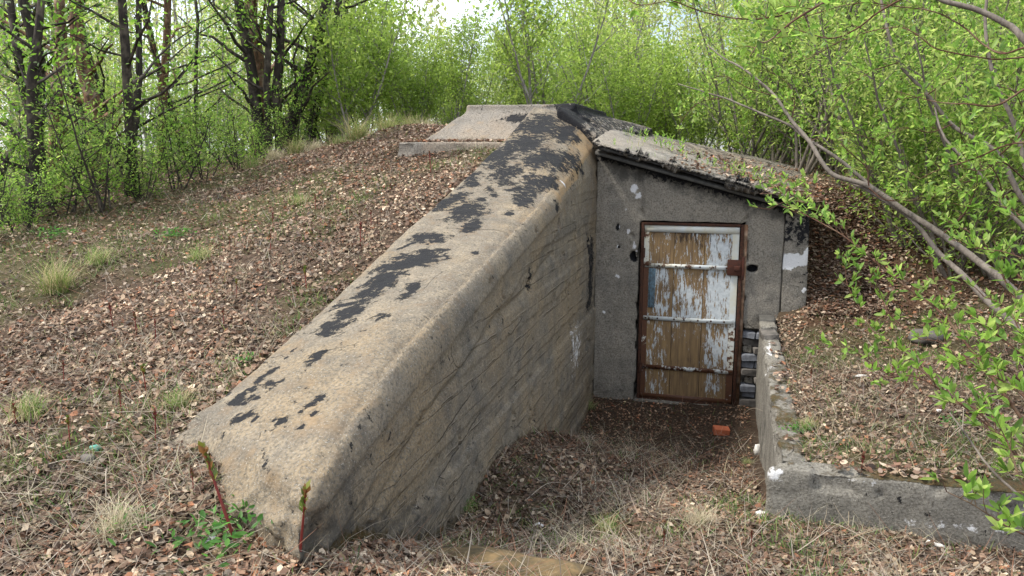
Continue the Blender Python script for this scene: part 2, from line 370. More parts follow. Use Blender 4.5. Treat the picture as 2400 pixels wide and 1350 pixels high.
def green_at(x, y):
    """how grassy a spot is, 0..1"""
    P = np.stack([x, y, 0*x], -1).reshape(-1, 3); n = fbm(P, 1.1, 5, 31)
    g = n-.47
    g = g+.16*(1-sstep(-5, -2.5, x))+.10*(1-sstep(-5.5, -2.0, x))*sstep(-4, -1, y)
    g = g+.14*((x > 1.8) & (y < .3) & (y > -3.8))
    g = g-.25*((x > -.1) & (x < 1.75) & (y > -3.2))-.10*((x > -.1) & (y < -3.2) & ((x < 1.7) | (y < -3.8)))
    g = g-.07*(1-sstep(-4.6, -3.6, y))
    return np.clip(sstep(-.02, .2, g), 0, 1)
gg = green_at(GV[:, 0], GV[:, 1])[:, None]
deep_tone = (sstep(-3.4, -1.5, GV[:, 1])*(GV[:, 0] > -.3)*(GV[:, 0] < 1.8)*(GV[:, 1] < 1))[:, None]  # soil grows darker down the pit towards the door
pn = fbm(GV, .7, 3, 77)[:, None]
gc = np.array([[.62, .56, .5]])*(.75+.5*pn)*(1-.6*gg)+.6*gg*np.array([[.55, .7, .35]]); gc = gc*(1-.35*deep_tone); hol = ((GV[:, 0] > 2) & (GV[:, 0] < 9) & (GV[:, 1] > -.3) & (GV[:, 1] < 9))[:, None]; gc = np.where(hol, gc*0+np.array([[.62, .48, .38]]), gc)
ground = link('ground', mesh_np('ground', GV, np.stack([i, i+ny, i+ny+1, i+1], 1), True, gc), M['soil']); tag(ground, kind='structure')

# sample points over the ground: density falls with distance from the standpoint
def outside(x, y):
    """False inside walls and buildings"""
    wing = (x > -.83) & (x < .01) & (y > -5.82+.42*np.clip(-x, 0, 1)) & (y < .5)
    body = (x > -1.9) & (x < 2.12) & (y > -.02) & (y < 3.4)
    par = (x > 1.62) & (x < 1.80) & (y > -3.86) & (y < 0) | (x > 1.62) & (x < 5) & (y > -3.85) & (y < -3.74)
    return ~(wing | body | par)
def sample_ground(n, r0=1.3, r1=15, a=42, p=.72):
    u = rng.random(n); r = r0*(r1/r0)**(u**p); th = YAW+np.radians(rng.uniform(-a, a, n))
    x = CAM[0]-r*np.sin(th); y = CAM[1]+r*np.cos(th)
    ok = outside(x, y); x, y, r = x[ok], y[ok], r[ok]
    e = .05; z = ground_z(x, y); n_ = np.stack([-(ground_z(x+e, y, False)-ground_z(x, y, False))/e, -(ground_z(x, y+e, False)-ground_z(x, y, False))/e, np.ones_like(x)], 1)
    n_ /= np.linalg.norm(n_, axis=1)[:, None]
    return np.stack([x, y, z], 1), n_, r
# dead leaves
LT = np.array([(-.5, 0, .06), (-.15, .28, 0), (.25, .26, .03), (.5, 0, .10), (.25, -.24, -.02), (-.15, -.28, .08)]); LTF = np.array([[0, 1, 5], [1, 2, 5], [5, 2, 4], [2, 3, 4]])
P, N, R_ = sample_ground(300000)
keep = rng.random(len(P)) < (1-.5*green_at(P[:, 0], P[:, 1]))*(.35+.65*sstep(.36, .5, fbm(P, 3.1, 4, 121))); P, N, R_ = P[keep], N[keep], R_[keep]; n = len(P)
tilt = N+rng.normal(0, .38, (n, 3)); tilt[:, 2] = np.abs(tilt[:, 2])+.15
pal = np.array([(.15, .092, .062), (.20, .135, .095), (.29, .22, .155), (.10, .06, .042), (.42, .35, .27), (.19, .155, .125), (.24, .11, .06), (.06, .042, .032)])
col = pal[rng.choice(8, n, p=[.2, .2, .16, .13, .07, .12, .05, .07])]*rng.uniform(.45, 1.35, (n, 1))
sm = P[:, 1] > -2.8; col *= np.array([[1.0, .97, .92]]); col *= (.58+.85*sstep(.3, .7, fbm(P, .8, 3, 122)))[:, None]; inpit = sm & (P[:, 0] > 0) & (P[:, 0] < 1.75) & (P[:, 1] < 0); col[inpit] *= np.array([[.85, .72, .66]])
szl = (.014+.036*rng.random(n)**1.8)*np.where(inpit, .75, 1); P[:, 2] += rng.uniform(.0, .022, n)
sc3 = np.stack([szl, szl*rng.uniform(.7, 1.3, n), szl*rng.uniform(.5, 4, n)], 1)
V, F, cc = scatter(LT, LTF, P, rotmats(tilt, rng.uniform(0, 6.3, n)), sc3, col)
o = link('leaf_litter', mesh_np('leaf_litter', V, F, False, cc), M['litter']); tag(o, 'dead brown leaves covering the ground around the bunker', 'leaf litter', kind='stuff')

LPAL = np.array([(.17, .10, .07), (.23, .155, .115), (.32, .245, .18), (.12, .07, .05), (.42, .34, .27), (.20, .15, .125), (.26, .125, .07), (.07, .048, .038)])
def litter_on(name, x0, x1, y0, y1, n, zf, dens, lab):
    x = rng.uniform(x0, x1, n); y = rng.uniform(y0, y1, n); kp = rng.random(n) < dens(x, y); x, y = x[kp], y[kp]; n = len(x)
    P = np.stack([x, y, zf(x, y)+rng.uniform(.005, .03, n)], 1); tilt = np.array([[0, 0, 1.]])+rng.normal(0, .35, (n, 3)); tilt[:, 2] = np.abs(tilt[:, 2])
    s_ = .018+.04*rng.random(n); V, F, cc = scatter(LT, LTF, P, rotmats(tilt, rng.uniform(0, 6.3, n)), s_, LPAL[rng.integers(0, 8, n)]*rng.uniform(.5, 1.4, (n, 1))*np.array([[.95, .91, .86]]))
    tag(link(name, mesh_np(name, V, F, False, cc), M['litter']), lab, 'leaf litter', kind='stuff')
def blades(pos, nrm, length, width, lean, col, name, segs=3):
    """curved tapering grass blades"""
    n = len(pos); t = np.linspace(0, 1, segs+1); az = rng.uniform(0, 6.283, n)
    side = np.stack([-np.sin(az), np.cos(az), 0*az], 1); out = np.stack([np.cos(az), np.sin(az), 0*az], 1)
    V = np.zeros((n, (segs)*2+1, 3))
    for i, q in enumerate(t):
        c = pos+nrm*(length*(q-.45*lean*q*q))[:, None]+out*(length*lean*q*q)[:, None]*.9
        c[:, 2] = np.maximum(c[:, 2], pos[:, 2]+.004+.01*q)
        if i < segs:
            w = (width*(1-.75*q))[:, None]*.5; V[:, 2*i] = c-side*w; V[:, 2*i+1] = c+side*w
        else: V[:, 2*i] = c
    f4 = np.array([[2*i, 2*i+1, 2*i+3, 2*i+2] for i in range(segs-1)]); f3 = np.array([[2*segs-2, 2*segs-1, 2*segs]])
    off = (np.arange(n)*(2*segs+1))[:, None, None]
    return mesh_np(name, V.reshape(-1, 3), [(f4[None]+off).reshape(-1, 4), (f3[None]+off).reshape(-1, 3)], False, np.repeat(col, 2*segs+1, 0))
# dry straw lying over the leaves, and green grass
P, N, R_ = sample_ground(60000); kp = rng.random(len(P)) < .12+.9*sstep(.50, .66, fbm(P, 2.3, 4, 120))+.5*((P[:, 0] > 1.8) & (P[:, 1] > -3.8)); P, N = P[kp], N[kp]; n = len(P)
col = np.array([(.42, .36, .26)])*rng.uniform(.45, 1.15, (n, 1))*np.array([1, 1, 1])+rng.normal(0, .015, (n, 3))
N2 = N+rng.normal(0, .75, (n, 3)); N2[:, 2] = np.abs(N2[:, 2])*.6+.1; N2 /= np.linalg.norm(N2, axis=1)[:, None]
P[:, 2] += .012
o = link('dry_grass', blades(P, N2, rng.uniform(.05, .24, n), rng.uniform(.0015, .004, n), rng.uniform(.5, 1.1, n), np.clip(col, .02, 1), 'dry_grass'), M['grass'])
tag(o, 'thin dry straw stalks strewn over the dead leaves', 'dry grass', kind='stuff')
P, N, R_ = sample_ground(22000); n = len(P); P[:, 2] += .02
N2 = N*.12+rng.normal(0, .5, (n, 3))*np.array([[1, 1, .12]]); N2 /= np.linalg.norm(N2, axis=1)[:, None]
col = np.array([(.12, .09, .07), (.30, .26, .21), (.20, .10, .06)])[rng.integers(0, 3, n)]*rng.uniform(.6, 1.2, (n, 1))
o = link('twigs', blades(P, N2, rng.uniform(.04, .34, n)**1.1, rng.uniform(.0025, .0055, n), rng.uniform(0, .25, n), col, 'twigs'), M['litter'])
tag(o, 'short brown and grey twigs lying among the dead leaves', 'twigs', kind='stuff')
P, N, R_ = sample_ground(150000); g = green_at(P[:, 0], P[:, 1]); keep = rng.random(len(P)) < .06+.9*g; P, N = P[keep], N[keep]; n = len(P)
clump = fbm(P, 5, 2, 3); keep = rng.random(n) < sstep(.38, .52, clump); P, N = P[keep], N[keep]; n = len(P)
N2 = N+rng.normal(0, .35, (n, 3)); N2 /= np.linalg.norm(N2, axis=1)[:, None]
pal = np.array([(.07, .14, .03), (.11, .18, .04), (.17, .21, .06), (.05, .10, .03)]); col = pal[rng.integers(0, 4, n)]*rng.uniform(.7, 1.25, (n, 1))
o = link('green_grass', blades(P, N2, rng.uniform(.025, .095, n), rng.uniform(.003, .007, n), rng.uniform(.2, .9, n), col, 'green_grass'), M['grass'])
tag(o, 'short new green grass growing through the leaf litter', 'grass', kind='stuff')

# ------------------------------------------------------------------ massive concrete pieces
def solid(name, parts, voxel, smooth, disp, masks, mat, parent, maskN=None):
    """closed rough hulls merged by voxels, worn smooth, then roughened; masks(P,N)->(n,3)"""
    V, F = merge(parts); me = mesh_np(name+'_rough', V, F)
    o = bpy.data.objects.new(name, me); C.objects.link(o)
    r = o.modifiers.new('r', 'REMESH'); r.mode = 'VOXEL'; r.voxel_size = voxel; r.adaptivity = 0
    s = o.modifiers.new('s', 'SMOOTH'); s.factor = .5; s.iterations = smooth
    dg = bpy.context.evaluated_depsgraph_get(); ev = o.evaluated_get(dg); m2 = bpy.data.meshes.new_from_object(ev)
    o.modifiers.clear(); o.data = m2; bpy.data.meshes.remove(me); m2.name = name
    n = len(m2.vertices); co = np.empty(n*3, np.float32); m2.vertices.foreach_get('co', co); co = co.reshape(-1, 3).astype(float)
    no = np.empty(n*3, np.float32); m2.vertex_normals.foreach_get('vector', no); no = no.reshape(-1, 3).astype(float)
    co2 = co+no*disp(co, no)[:, None]; m2.vertices.foreach_set('co', co2.astype(np.float32).ravel())
    set_col(m2, masks(co, no), 'Mask'); set_col(m2, maskN(co, no) if maskN else np.zeros((n, 3)), 'Worn')
    m2.polygons.foreach_set('use_smooth', np.ones(len(m2.polygons), bool)); m2.update()
    m2.materials.clear(); m2.materials.append(mat); o.parent = parent
    return o
def hexa(p8): return (np.array(p8, float), BOXF)          # order as boxv: x,y,z nested
def box(*a): return (boxv(*a), BOXF)

bunker = thing('bunker', 'overgrown concrete bunker entrance with a long sloping wing wall and peeling plank door', 'bunker', (0, 0, 0))

# wing wall: lofted sections along y
wy = np.array([-5.95, -5.90, -5.6, -5.4, -5.0, -4.2, -3.7, -3.2, -2.7, -2.3, -1.9, -1.5, -1.0, -.7, -.4, 0, .35])
zL = np.interp(wy, [-5.9, -5.59, -5.28, -4.87, -4.17, -3.19, -2.16, -.7, .29], [1.36, 1.42, 1.50, 1.62, 1.78, 2.05, 2.31, 2.70, 3.04])
zR = np.interp(wy, [-5.93, -5.8, -5.4, -5.0, -3.73, -2.37, -1.9, -1.5, -.6, 0.3], [1.44, 1.49, 1.60, 1.72, 1.96, 2.2, 2.31, 2.45, 2.74, 3.04])
zE = np.interp(wy, [-5.93, -5.8, -5.4, -3.73, -2.37, -1.9, -1.3, -.6, .3], [1.36, 1.41, 1.50, 1.85, 2.08, 2.15, 2.24, 2.34, 2.42])
zL[:5] = (1.445, 1.475, 1.50, 1.535, 1.60)
rr = np.interp(wy, [-5.9, -5, -2.5, -1.8, -1.0, -.4, .3], [.10, .14, .17, .30, .52, .68, .72])
rows = []
for y, a, b, e, r in zip(wy, zL, zR, zE, rr):
    sk = .42 if y < -5.93 else .69 if y < -5.8 else .46 if y < -5.5 else .30 if y < -5.3 else .08 if y < -4.9 else 0
    dz = -.21 if y < -5.93 else -.02 if y < -5.8 else 0
    sh = lambda x: y-sk*x                                            # the near end is skewed and bevelled
    pr = [(-.80, -.5), (-.80, a-.06), (-.76, a), (-(r+.78)/2, a*.5+b*.5+.012)]
    for q in (0, .25, .5, .75, 1.):
        pr.append((-r*(1-sin(q*pi/2)), e+(b-e)*cos(q*pi/2)))
    pr.append((0, -.5))
    fl = 1.16 if y < -5.93 else 1.13 if y < -5.8 else 1.05 if y < -5.5 else 1.02 if y < -5.3 else 1
    rows.append([(x*fl, sh(x*fl), z+(dz*max(.1, 1-((x+.42)/.50)**2) if z > 0 else 0)) for x, z in pr])
Rw = np.array(rows); m, kk = Rw.shape[:2]; Vw = Rw.reshape(-1, 3)
Fw = [(i*kk+j, i*kk+(j+1) % kk, (i+1)*kk+(j+1) % kk, (i+1)*kk+j) for i in range(m-1) for j in range(kk)]
for base, flip in ((0, False), ((m-1)*kk, True)):       # caps as quads fanned across
    for j in range(kk//2-1):
        q = [base+j, base+j+1, base+kk-2-j, base+kk-1-j]; Fw.append(tuple(q if flip else q[::-1]))
Fw = np.array(Fw)[:, ::-1]
def boardstep(z, h=.156, seed=3):
    b = np.floor(z/h); return hash3(b, b*0+1, b*0, seed)-.5
def wing_disp(P, N):
    side = (N[:, 0] > .6).astype(float)
    d = (fbm(P, 12, 4, 1)-.5)*.011+(fbm(P, 1.6, 3, 2)-.5)*.022
    Pw = P+np.stack([0*P[:, 0], 0*P[:, 0], (fbm(P, 3, 2, 8)-.5)*.03], 1)
    fade = sstep(.02, .25, np.interp(P[:, 1], wy, zE)-P[:, 2])
    d += side*fade*boardstep(Pw[:, 2])*.022
    # two ledges that run parallel to the slope below the rounded edge
    q = np.interp(P[:, 1], wy, zE)-P[:, 2]
    d += side*(P[:, 1] < -1.9)*(.030*(1-sstep(.0, .02, q-.03))+.018*(1-sstep(0, .02, q-.20-.05*fbm(P, 3, 2, 4))))
    # vertical pour joint
    d -= side*.006*np.exp(-((P[:, 1]+2.15)/.02)**2)*(P[:, 2] > .6)*sstep(.4, .6, fbm(P, 4, 2, 66))
    # broken scars
    ch = fbm(P, 6.5, 4, 21); d -= .022*sstep(.70, .74, ch)*(q > -.02)
    d -= side*.02*np.exp(-((q-.32-.25*(fbm(P*np.array([1, .7, 0]), 1.5, 2, 6)-.5))/.02)**2)*(P[:, 1] < -2)
    e_ = np.exp(-((P[:, 1]+5.86)/.10)**2)*(P[:, 2] > 1.2); d -= e_*.03*sstep(.45, .6, fbm(P, 7, 3, 55))
    return d
# (x, y, radius x, radius y) of the tar patches left on the top of the wing wall
TAR = [(-0.53, -0.23, 0.2, 0.429, 0.86), (-0.27, -0.22, 0.101, 0.376, 0.86), (-0.54, -0.8, 0.177, 0.384, 0.86), (-0.29, -1.22, 0.148, 0.343, 0.86), (-0.67, -1.27, 0.165, 0.302, 0.86), (-0.5, -1.74, 0.123, 0.236, 0.86), (-0.17, -1.1, 0.122, 0.354, 0.86), (-0.09, -0.79, 0.052, 0.277, 0.86), (-0.2, -1.84, 0.112, 0.232, 0.86), (-0.18, -2.22, 0.082, 0.213, 0.86), (-0.1, -1.72, 0.063, 0.203, 0.86), (-0.65, -1.0, 0.085, 0.139, 0.86), (-0.66, -2.54, 0.09, 0.202, 0.86), (-0.47, -2.79, 0.133, 0.227, 0.86), (-0.33, -3.04, 0.068, 0.144, 0.86), (-0.56, -3.33, 0.133, 0.1, 0.86), (-0.45, -3.73, 0.142, 0.146, 0.86), (-0.56, -3.81, 0.133, 0.162, 0.86), (-0.53, -4.07, 0.122, 0.201, 0.86), (-0.29, -4.27, 0.044, 0.105, 0.95), (-0.57, -4.37, 0.106, 0.073, 0.86), (-0.55, -4.51, 0.086, 0.095, 0.86), (-0.54, -4.67, 0.084, 0.089, 0.86), (-0.31, -4.62, 0.059, 0.046, 0.86), (-0.63, -4.93, 0.024, 0.027, 0.95), (-0.45, -5.04, 0.041, 0.038, 0.95), (-0.64, -5.08, 0.033, 0.037, 0.95), (-0.55, -5.15, 0.053, 0.032, 0.86), (-0.63, -5.18, 0.049, 0.032, 0.86), (-0.68, -5.27, 0.036, 0.031, 0.95), (-0.67, -5.23, 0.033, 0.032, 0.95), (-0.59, -5.26, 0.049, 0.026, 0.86), (-0.58, -5.38, 0.041, 0.037, 0.86), (-0.51, -5.43, 0.024, 0.021, 0.95), (-0.25, -5.32, 0.027, 0.05, 0.95), (-0.26, -5.36, 0.023, 0.021, 0.95), (-0.19, -5.45, 0.021, 0.028, 0.95), (-0.39, -5.45, 0.021, 0.021, 0.95), (-0.34, -5.46, 0.021, 0.021, 0.95), (-0.34, -5.49, 0.021, 0.021, 0.95), (-0.23, -5.57, 0.024, 0.021, 0.95), (-0.15, -3.6, 0.023, 0.036, 0.95), (-0.47, -2.42, 0.026, 0.072, 0.95), (-0.42, -2.23, 0.038, 0.054, 0.95), (-0.19, -2.66, 0.033, 0.115, 0.95), (-0.49, -2.14, 0.066, 0.066, 0.86), (-0.69, -2.05, 0.067, 0.108, 0.86), (-0.65, -3.47, 0.031, 0.041, 0.95), (-0.35, -3.57, 0.032, 0.047, 0.95), (-0.73, -0.4, 0.096, 0.207, 0.86), (-0.73, -1.84, 0.062, 0.132, 0.86), (-0.32, -2.0, 0.047, 0.115, 0.95), (-0.01, -2.09, 0.021, 0.086, 0.95), (-0.26, -5.42, 0.021, 0.021, 0.95), (-0.77, -5.19, 0.022, 0.021, 0.95)]
CHALK = []
def wing_masks(P, N):
    x, y = P[:, 0], P[:, 1]; t = np.full(len(P), -.9)
    wxn = (fbm(P, 7, 4, 101)-.5)*.16; wyn = (fbm(P, 5, 4, 102)-.5)*.30
    for cx, cy, rx, ry, s in TAR:
        q = ((x+wxn-cx)/rx)**2+((y+wyn-cy)/ry)**2; t = np.maximum(t, .98-.46*q)
    t -= 2*(1-sstep(.1, .35, N[:, 2]+.25))
    side = sstep(.55, .8, N[:, 0]); gz = ground_z(x*0+.1, y, False)
    hgt = P[:, 2]-gz
    g = .22*side+.30*side*(1-sstep(-.1, .55, hgt))+.32*side*(1-sstep(-5.0, -4.0, y))*(1-sstep(0, .6, hgt))
    g += .25*side*np.exp(-((y+.28)/.22)**2)*(P[:, 2] < 1.75)*(P[:, 2] > .1)       # dark tarred strip beside the door wall
    t = np.maximum(t, .78*side*np.exp(-((y+.30)/.16)**4)*sstep(.9, 1.05, P[:, 2])*(1-sstep(1.7, 1.8, P[:, 2])))
    t = np.maximum(t, .75*side*np.exp(-(((y+2.75)/.05)**2+((P[:, 2]-1.72)/.10)**2)))
    e_ = (y < -5.4)*(1-sstep(.0, .5, x+.35-.0)); g += .12*(y < -5.55)  # near end face darkened: its shade is put into the colour
    w = .62*side*np.exp(-(((y+1.0)/.5)**2+((P[:, 2]-.75)/.45)**2))*.9
    w = np.maximum(w, .46*np.exp(-(((x+.02)/.2)**2+((y+1.0)/.12)**2+((P[:, 2]-2.42)/.10)**2)))
    w = np.maximum(w, .58*np.exp(-(((y+1.5)/.035)**2+((P[:, 2]-2.30)/.07)**2))*(x > -.3))
    return np.stack([t, g, w], 1)
def wing_masksN(P, N):
    x, y = P[:, 0], P[:, 1]; side = sstep(.55, .8, N[:, 0]); hgt = P[:, 2]-ground_z(x*0+.1, y, False)
    moss = .60*(1-sstep(.02, .16, np.abs(hgt)))+.5*np.exp(-(((y+5.5)/.2)**2))*side*(1-sstep(0, .35, hgt))
    moss = np.maximum(moss, .62*np.exp(-(((x+.8)/.10)**2+((y+.45)/.5)**2)))
    och = .47*(N[:, 2] > .3)+.48*side*sstep(-2.2, -1.8, y)*sstep(1.6, 2.1, P[:, 2])
    q = np.interp(y, wy, zE)-P[:, 2]
    return np.stack([moss, och, side*sstep(.05, .2, q)], 1)
solid('wing_wall', [(Vw, Fw)], .0138, 4, wing_disp, wing_masks, M['wing'], bunker, wing_masksN)

# body of the bunker behind: truncated pyramid with a thin top slab, a ledge, and the sloping right side
def frustum(b, t_): return hexa([b[0]+(0,)]) if 0 else None
body = [hexa([(-1.98, .02, 2.2), (-1.98, .02, 2.70), (-2.35, 3.2, 2.2), (-2.35, 3.2, 2.72), (-.2, .02, 2.2), (-.2, .02, 2.72), (-.2, 3.2, 2.2), (-.2, 3.2, 2.72)])]
cap_parts = [hexa([(-2.26, -.34, 2.4), (-1.52, .5, 3.045), (-2.3, 3.0, 2.4), (-1.9, 2.6, 3.07), (-.3, -.34, 2.4), (-.34, .5, 3.045), (.5, 3.0, 2.4), (-.45, 2.6, 3.07)]),
             box(-1.58, -.32, .47, 2.6, 3.0, 3.085),
             hexa([(-.45, .08, 1.6), (-.45, .08, 3.03), (-.45, 2.6, 1.6), (-.45, 2.6, 3.06), (.10, .12, 1.6), (.02, .12, 2.70), (.35, 2.6, 1.6), (.30, 2.6, 2.86)])]
def rough(a=.014, b=.03):
    return lambda P, N: (fbm(P, 9, 4, 1)-.5)*a+(fbm(P, 2.4, 3, 2)-.5)*b-.02*sstep(.68, .75, fbm(P, 5, 3, 41))
def cap_masks(P, N):
    x, y, z = P.T
    t = .95*sstep(-.62, -.48, x)*(y < 3)*(z > 2.5)-.9*(x <= -.62); t = np.where((x > -.2) & (z < 3.0), .62, t)
    t = np.maximum(t, 1.1*np.exp(-(((x+.96)/.17)**2+((z-2.93)/.05)**2))*(y < .6))
    w = .42*((x > -.4) & (N[:, 0] > .3))
    return np.stack([t, .15+0*x, w], 1)
solid('top_slab', cap_parts, .022, 5, rough(), cap_masks, M['cap'], bunker, lambda P, N: np.stack([.5*(1-sstep(2.70, 2.80, P[:, 2]))*(P[:, 1] < .4), .42*(N[:, 1] < -.2)+0*P[:, 0], 0*P[:, 0]], 1))
solid('ledge', [box(-2.05, -.75, -.38, .05, 2.45, 2.665)], .022, 2, rough(.012, .02), lambda P, N: np.stack([0*P[:, 0], .25+0*P[:, 0], 0*P[:, 0]], 1), M['cap'], bunker,
      lambda P, N: np.stack([.62*sstep(-.25, -.05, P[:, 1]), 0*P[:, 0], 0*P[:, 0]], 1))
# right flank behind the annex roof, tar-papered
solid('side_roof', [hexa([(.0, .95, 1.2), (.0, .95, 2.74), (.0, 2.8, 1.2), (.0, 2.8, 2.86), (2.2, .95, 1.2), (2.2, .95, 2.20), (2.2, 2.8, 1.2), (2.2, 2.8, 2.36)])], .03, 2, rough(.015, .04),
      lambda P, N: np.stack([.40+0*P[:, 0], .45+0*P[:, 0], 0*P[:, 0]], 1), M['cap'], bunker, lambda P, N: np.stack([.25+0*P[:, 0], 0*P[:, 0], 0*P[:, 0]], 1))

# front wall of the annex with the door opening and a bricked patch
DX0, DX1, DZ = .455, 1.50, 1.875
def rz_(x): return 2.56-.275*x
fw = [hexa([(.0, 0, -.3), (.0, 0, rz_(0)), (.0, .24, -.3), (.0, .24, rz_(0)), (DX0, 0, -.3), (DX0, 0, rz_(DX0)), (DX0, .24, -.3), (DX0, .24, rz_(DX0))]),
      hexa([(DX0-.02, 0, DZ), (DX0-.02, 0, rz_(DX0)), (DX0-.02, .24, DZ), (DX0-.02, .24, rz_(DX0)), (DX1+.02, 0, DZ), (DX1+.02, 0, rz_(DX1)), (DX1+.02, .24, DZ), (DX1+.02, .24, rz_(DX1))]),
      hexa([(DX1, 0, .80), (DX1, 0, rz_(DX1)), (DX1, .24, .80), (DX1, .24, rz_(DX1)), (1.86, 0, .80), (1.86, 0, rz_(1.86)), (1.86, .24, .80), (1.86, .24, rz_(1.86))]),
      box(DX1, 1.86, .09, .24, -.3, .82)]
def fw_disp(P, N):
    d = (fbm(P, 7, 4, 12)-.5)*.016+(fbm(P, 1.8, 3, 13)-.5)*.03
    for cx, cz, rx, rz, dep in ((1.575, 1.425, .055, .042, .09), (.40, 1.50, .05, .055, .08), (.22, 1.80, .022, .05, .02), (.24, 1.60, .02, .02, .015), (.37, 1.72, .03, .03, .02)):
        q = ((P[:, 0]-cx)/rx)**2+((P[:, 2]-cz)/rz)**2+(fbm(P, 22, 2, 7)-.5)*.9
        d -= dep*(1-sstep(.6, 1.1, q))*(N[:, 1] < -.4)
    e = (1-sstep(.0, .05, np.abs(P[:, 0]-.455)))+(1-sstep(0, .05, np.abs(P[:, 0]-1.50)))
    return d-.03*e*sstep(.5, .6, fbm(P, 9, 3, 15))
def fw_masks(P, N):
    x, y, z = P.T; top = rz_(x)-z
    g = .28-.10*z/2+.68*(1-sstep(.0, .34, top+.25*(fbm(P, 3, 3, 60)-.5)))+.25*(1-sstep(0, .25, z))  # top band mixes soot stain with painted shade of the roof edge
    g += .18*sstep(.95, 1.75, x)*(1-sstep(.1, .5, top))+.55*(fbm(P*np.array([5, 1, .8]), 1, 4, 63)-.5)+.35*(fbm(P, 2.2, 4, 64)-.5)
    w = np.zeros(len(P)); nn1 = fbm(P, 14, 3, 61); nn2 = fbm(P, 17, 3, 62)
    for cx, cz, r in ((.37, 2.20, .06), (.42, 2.13, .05), (.25, 1.80, .018), (.235, 1.60, .018), (.24, 1.44, .018), (.235, 1.275, .032), (.10, .9, .022), (.34, 1.75, .035), (.40, 1.62, .045), (.42, 1.55, .03), (.30, 1.98, .02), (1.50, 1.37, .03)):
        w = np.maximum(w, .80*np.exp(-(((x-cx+.05*(nn1-.5))/r)**2+((z-cz+.06*(nn2-.5))/r/1.2)**2)))
    t = .9*np.exp(-(((x-.2)/.05)**2+((z-1.8)/.05)**4))*0
    for cx, cz, rx, rz in ((1.575, 1.425, .06, .045), (.40, 1.50, .055, .06), (.22, 1.80, .018, .04), (.24, 1.60, .018, .018)):  # the dug hollows are blackened too, their shade painted in
        q = ((x-cx)/rx)**2+((z-cz)/rz)**2; t = np.maximum(t, .95*(1-sstep(.6, 1.1, q)))
    t = np.maximum(t, 1.5-.9*sstep(0, .05, top)-1.6*sstep(.03, .20, top+.12*(fbm(P, 3, 3, 65)-.5)))  # near-black strip below the roof: soot plus the overhang's shade as colour
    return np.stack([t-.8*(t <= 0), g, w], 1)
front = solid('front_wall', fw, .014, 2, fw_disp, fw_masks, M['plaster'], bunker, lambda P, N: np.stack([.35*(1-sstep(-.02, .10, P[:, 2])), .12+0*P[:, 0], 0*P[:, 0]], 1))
def pier_masks(P, N):
    x, y, z = P.T; n = fbm(P, 6, 4, 91)
    return np.stack([.62*sstep(1.66, 1.74, z+.1*(n-.5)), .12+.55*sstep(1.55, 1.68, z)*0, .85*np.exp(-((z-1.55+.25*(n-.5))/.11)**4)+.7*np.exp(-(((x-2.07)/.03)**2+((z-1.23)/.05)**2))], 1)
solid('pier', [hexa([(1.862, .008, .3), (1.862, .008, rz_(1.86)), (1.862, .95, .3), (1.862, .95, rz_(1.86)), (2.09, .008, .3), (2.09, .008, rz_(2.09)), (2.09, .95, .3), (2.09, .95, rz_(2.09))]),
               box(1.875, 2.10, -.006, .4, .3, 1.42)], .014, 2, rough(.014, .02), pier_masks, M['plaster'], bunker,
      lambda P, N: np.stack([.4*(1-sstep(.98, 1.1, P[:, 2])), 0*P[:, 0], 0*P[:, 0]], 1))
# sill under the door
solid('door_sill', [box(.44, 1.52, -.05, .24, -.3, -.015)], .02, 2, rough(.015, .02), lambda P, N: np.stack([0*P[:, 0], .5+0*P[:, 0], 0*P[:, 0]], 1), M['plaster'], bunker)
# broken bricks showing right of the door
r2 = random.Random(4)
def rough_block(name, sx, sy, sz, seed, mat, amp=.004):
    """a worn brick: box with cut, uneven edges"""
    b = min(sx, sy, sz)*.12; v = []; 
    for x in (-1, 1):
        for y in (-1, 1):
            for z in (-1, 1):
                for a in range(3):
                    q = [x*sx/2, y*sy/2, z*sz/2]; s_ = (x, y, z)
                    for c_ in range(3):
                        if c_ != a: q[c_] -= s_[c_]*b
                    v.append(q)
    import bmesh
    bm = bmesh.new(); rs = np.random.default_rng(seed)
    for q in v: bm.verts.new(tuple(np.array(q)+rs.normal(0, amp*.35, 3)))
    bmesh.ops.convex_hull(bm, input=bm.verts[:])
    me = bpy.data.meshes.new(name); bm.to_mesh(me); bm.free(); me.materials.append(mat); return me
bmesh_b = [rough_block('brick', w, .10, .072, 10+i, (M['greybrick'], M['greystone'], M['greybrick'], M['plaster'])[i], .016) for i, w in enumerate((.12, .20, .15, .09))]
for row in range(10):
    z = .035+row*.079; x = 1.515+(.04 if row % 2 else 0)*r2.random()
    seq = [(1, 3), (0, 0, 3), (2, 0), (3, 1)][row % 4]
    for q in seq:
        w = (.12, .20, .15, .09)[q]
        if x+w > 1.87 or (row < 2 and x > 1.66): break
        o = link('brick', bmesh_b[q], None, front); o.location = (x+w/2, .045+r2.uniform(-.02, .045), z+r2.uniform(-.006, .006)); o.rotation_euler = (r2.uniform(-.08, .08), r2.uniform(-.05, .05), r2.uniform(-.16, .16))
        x += w+.012

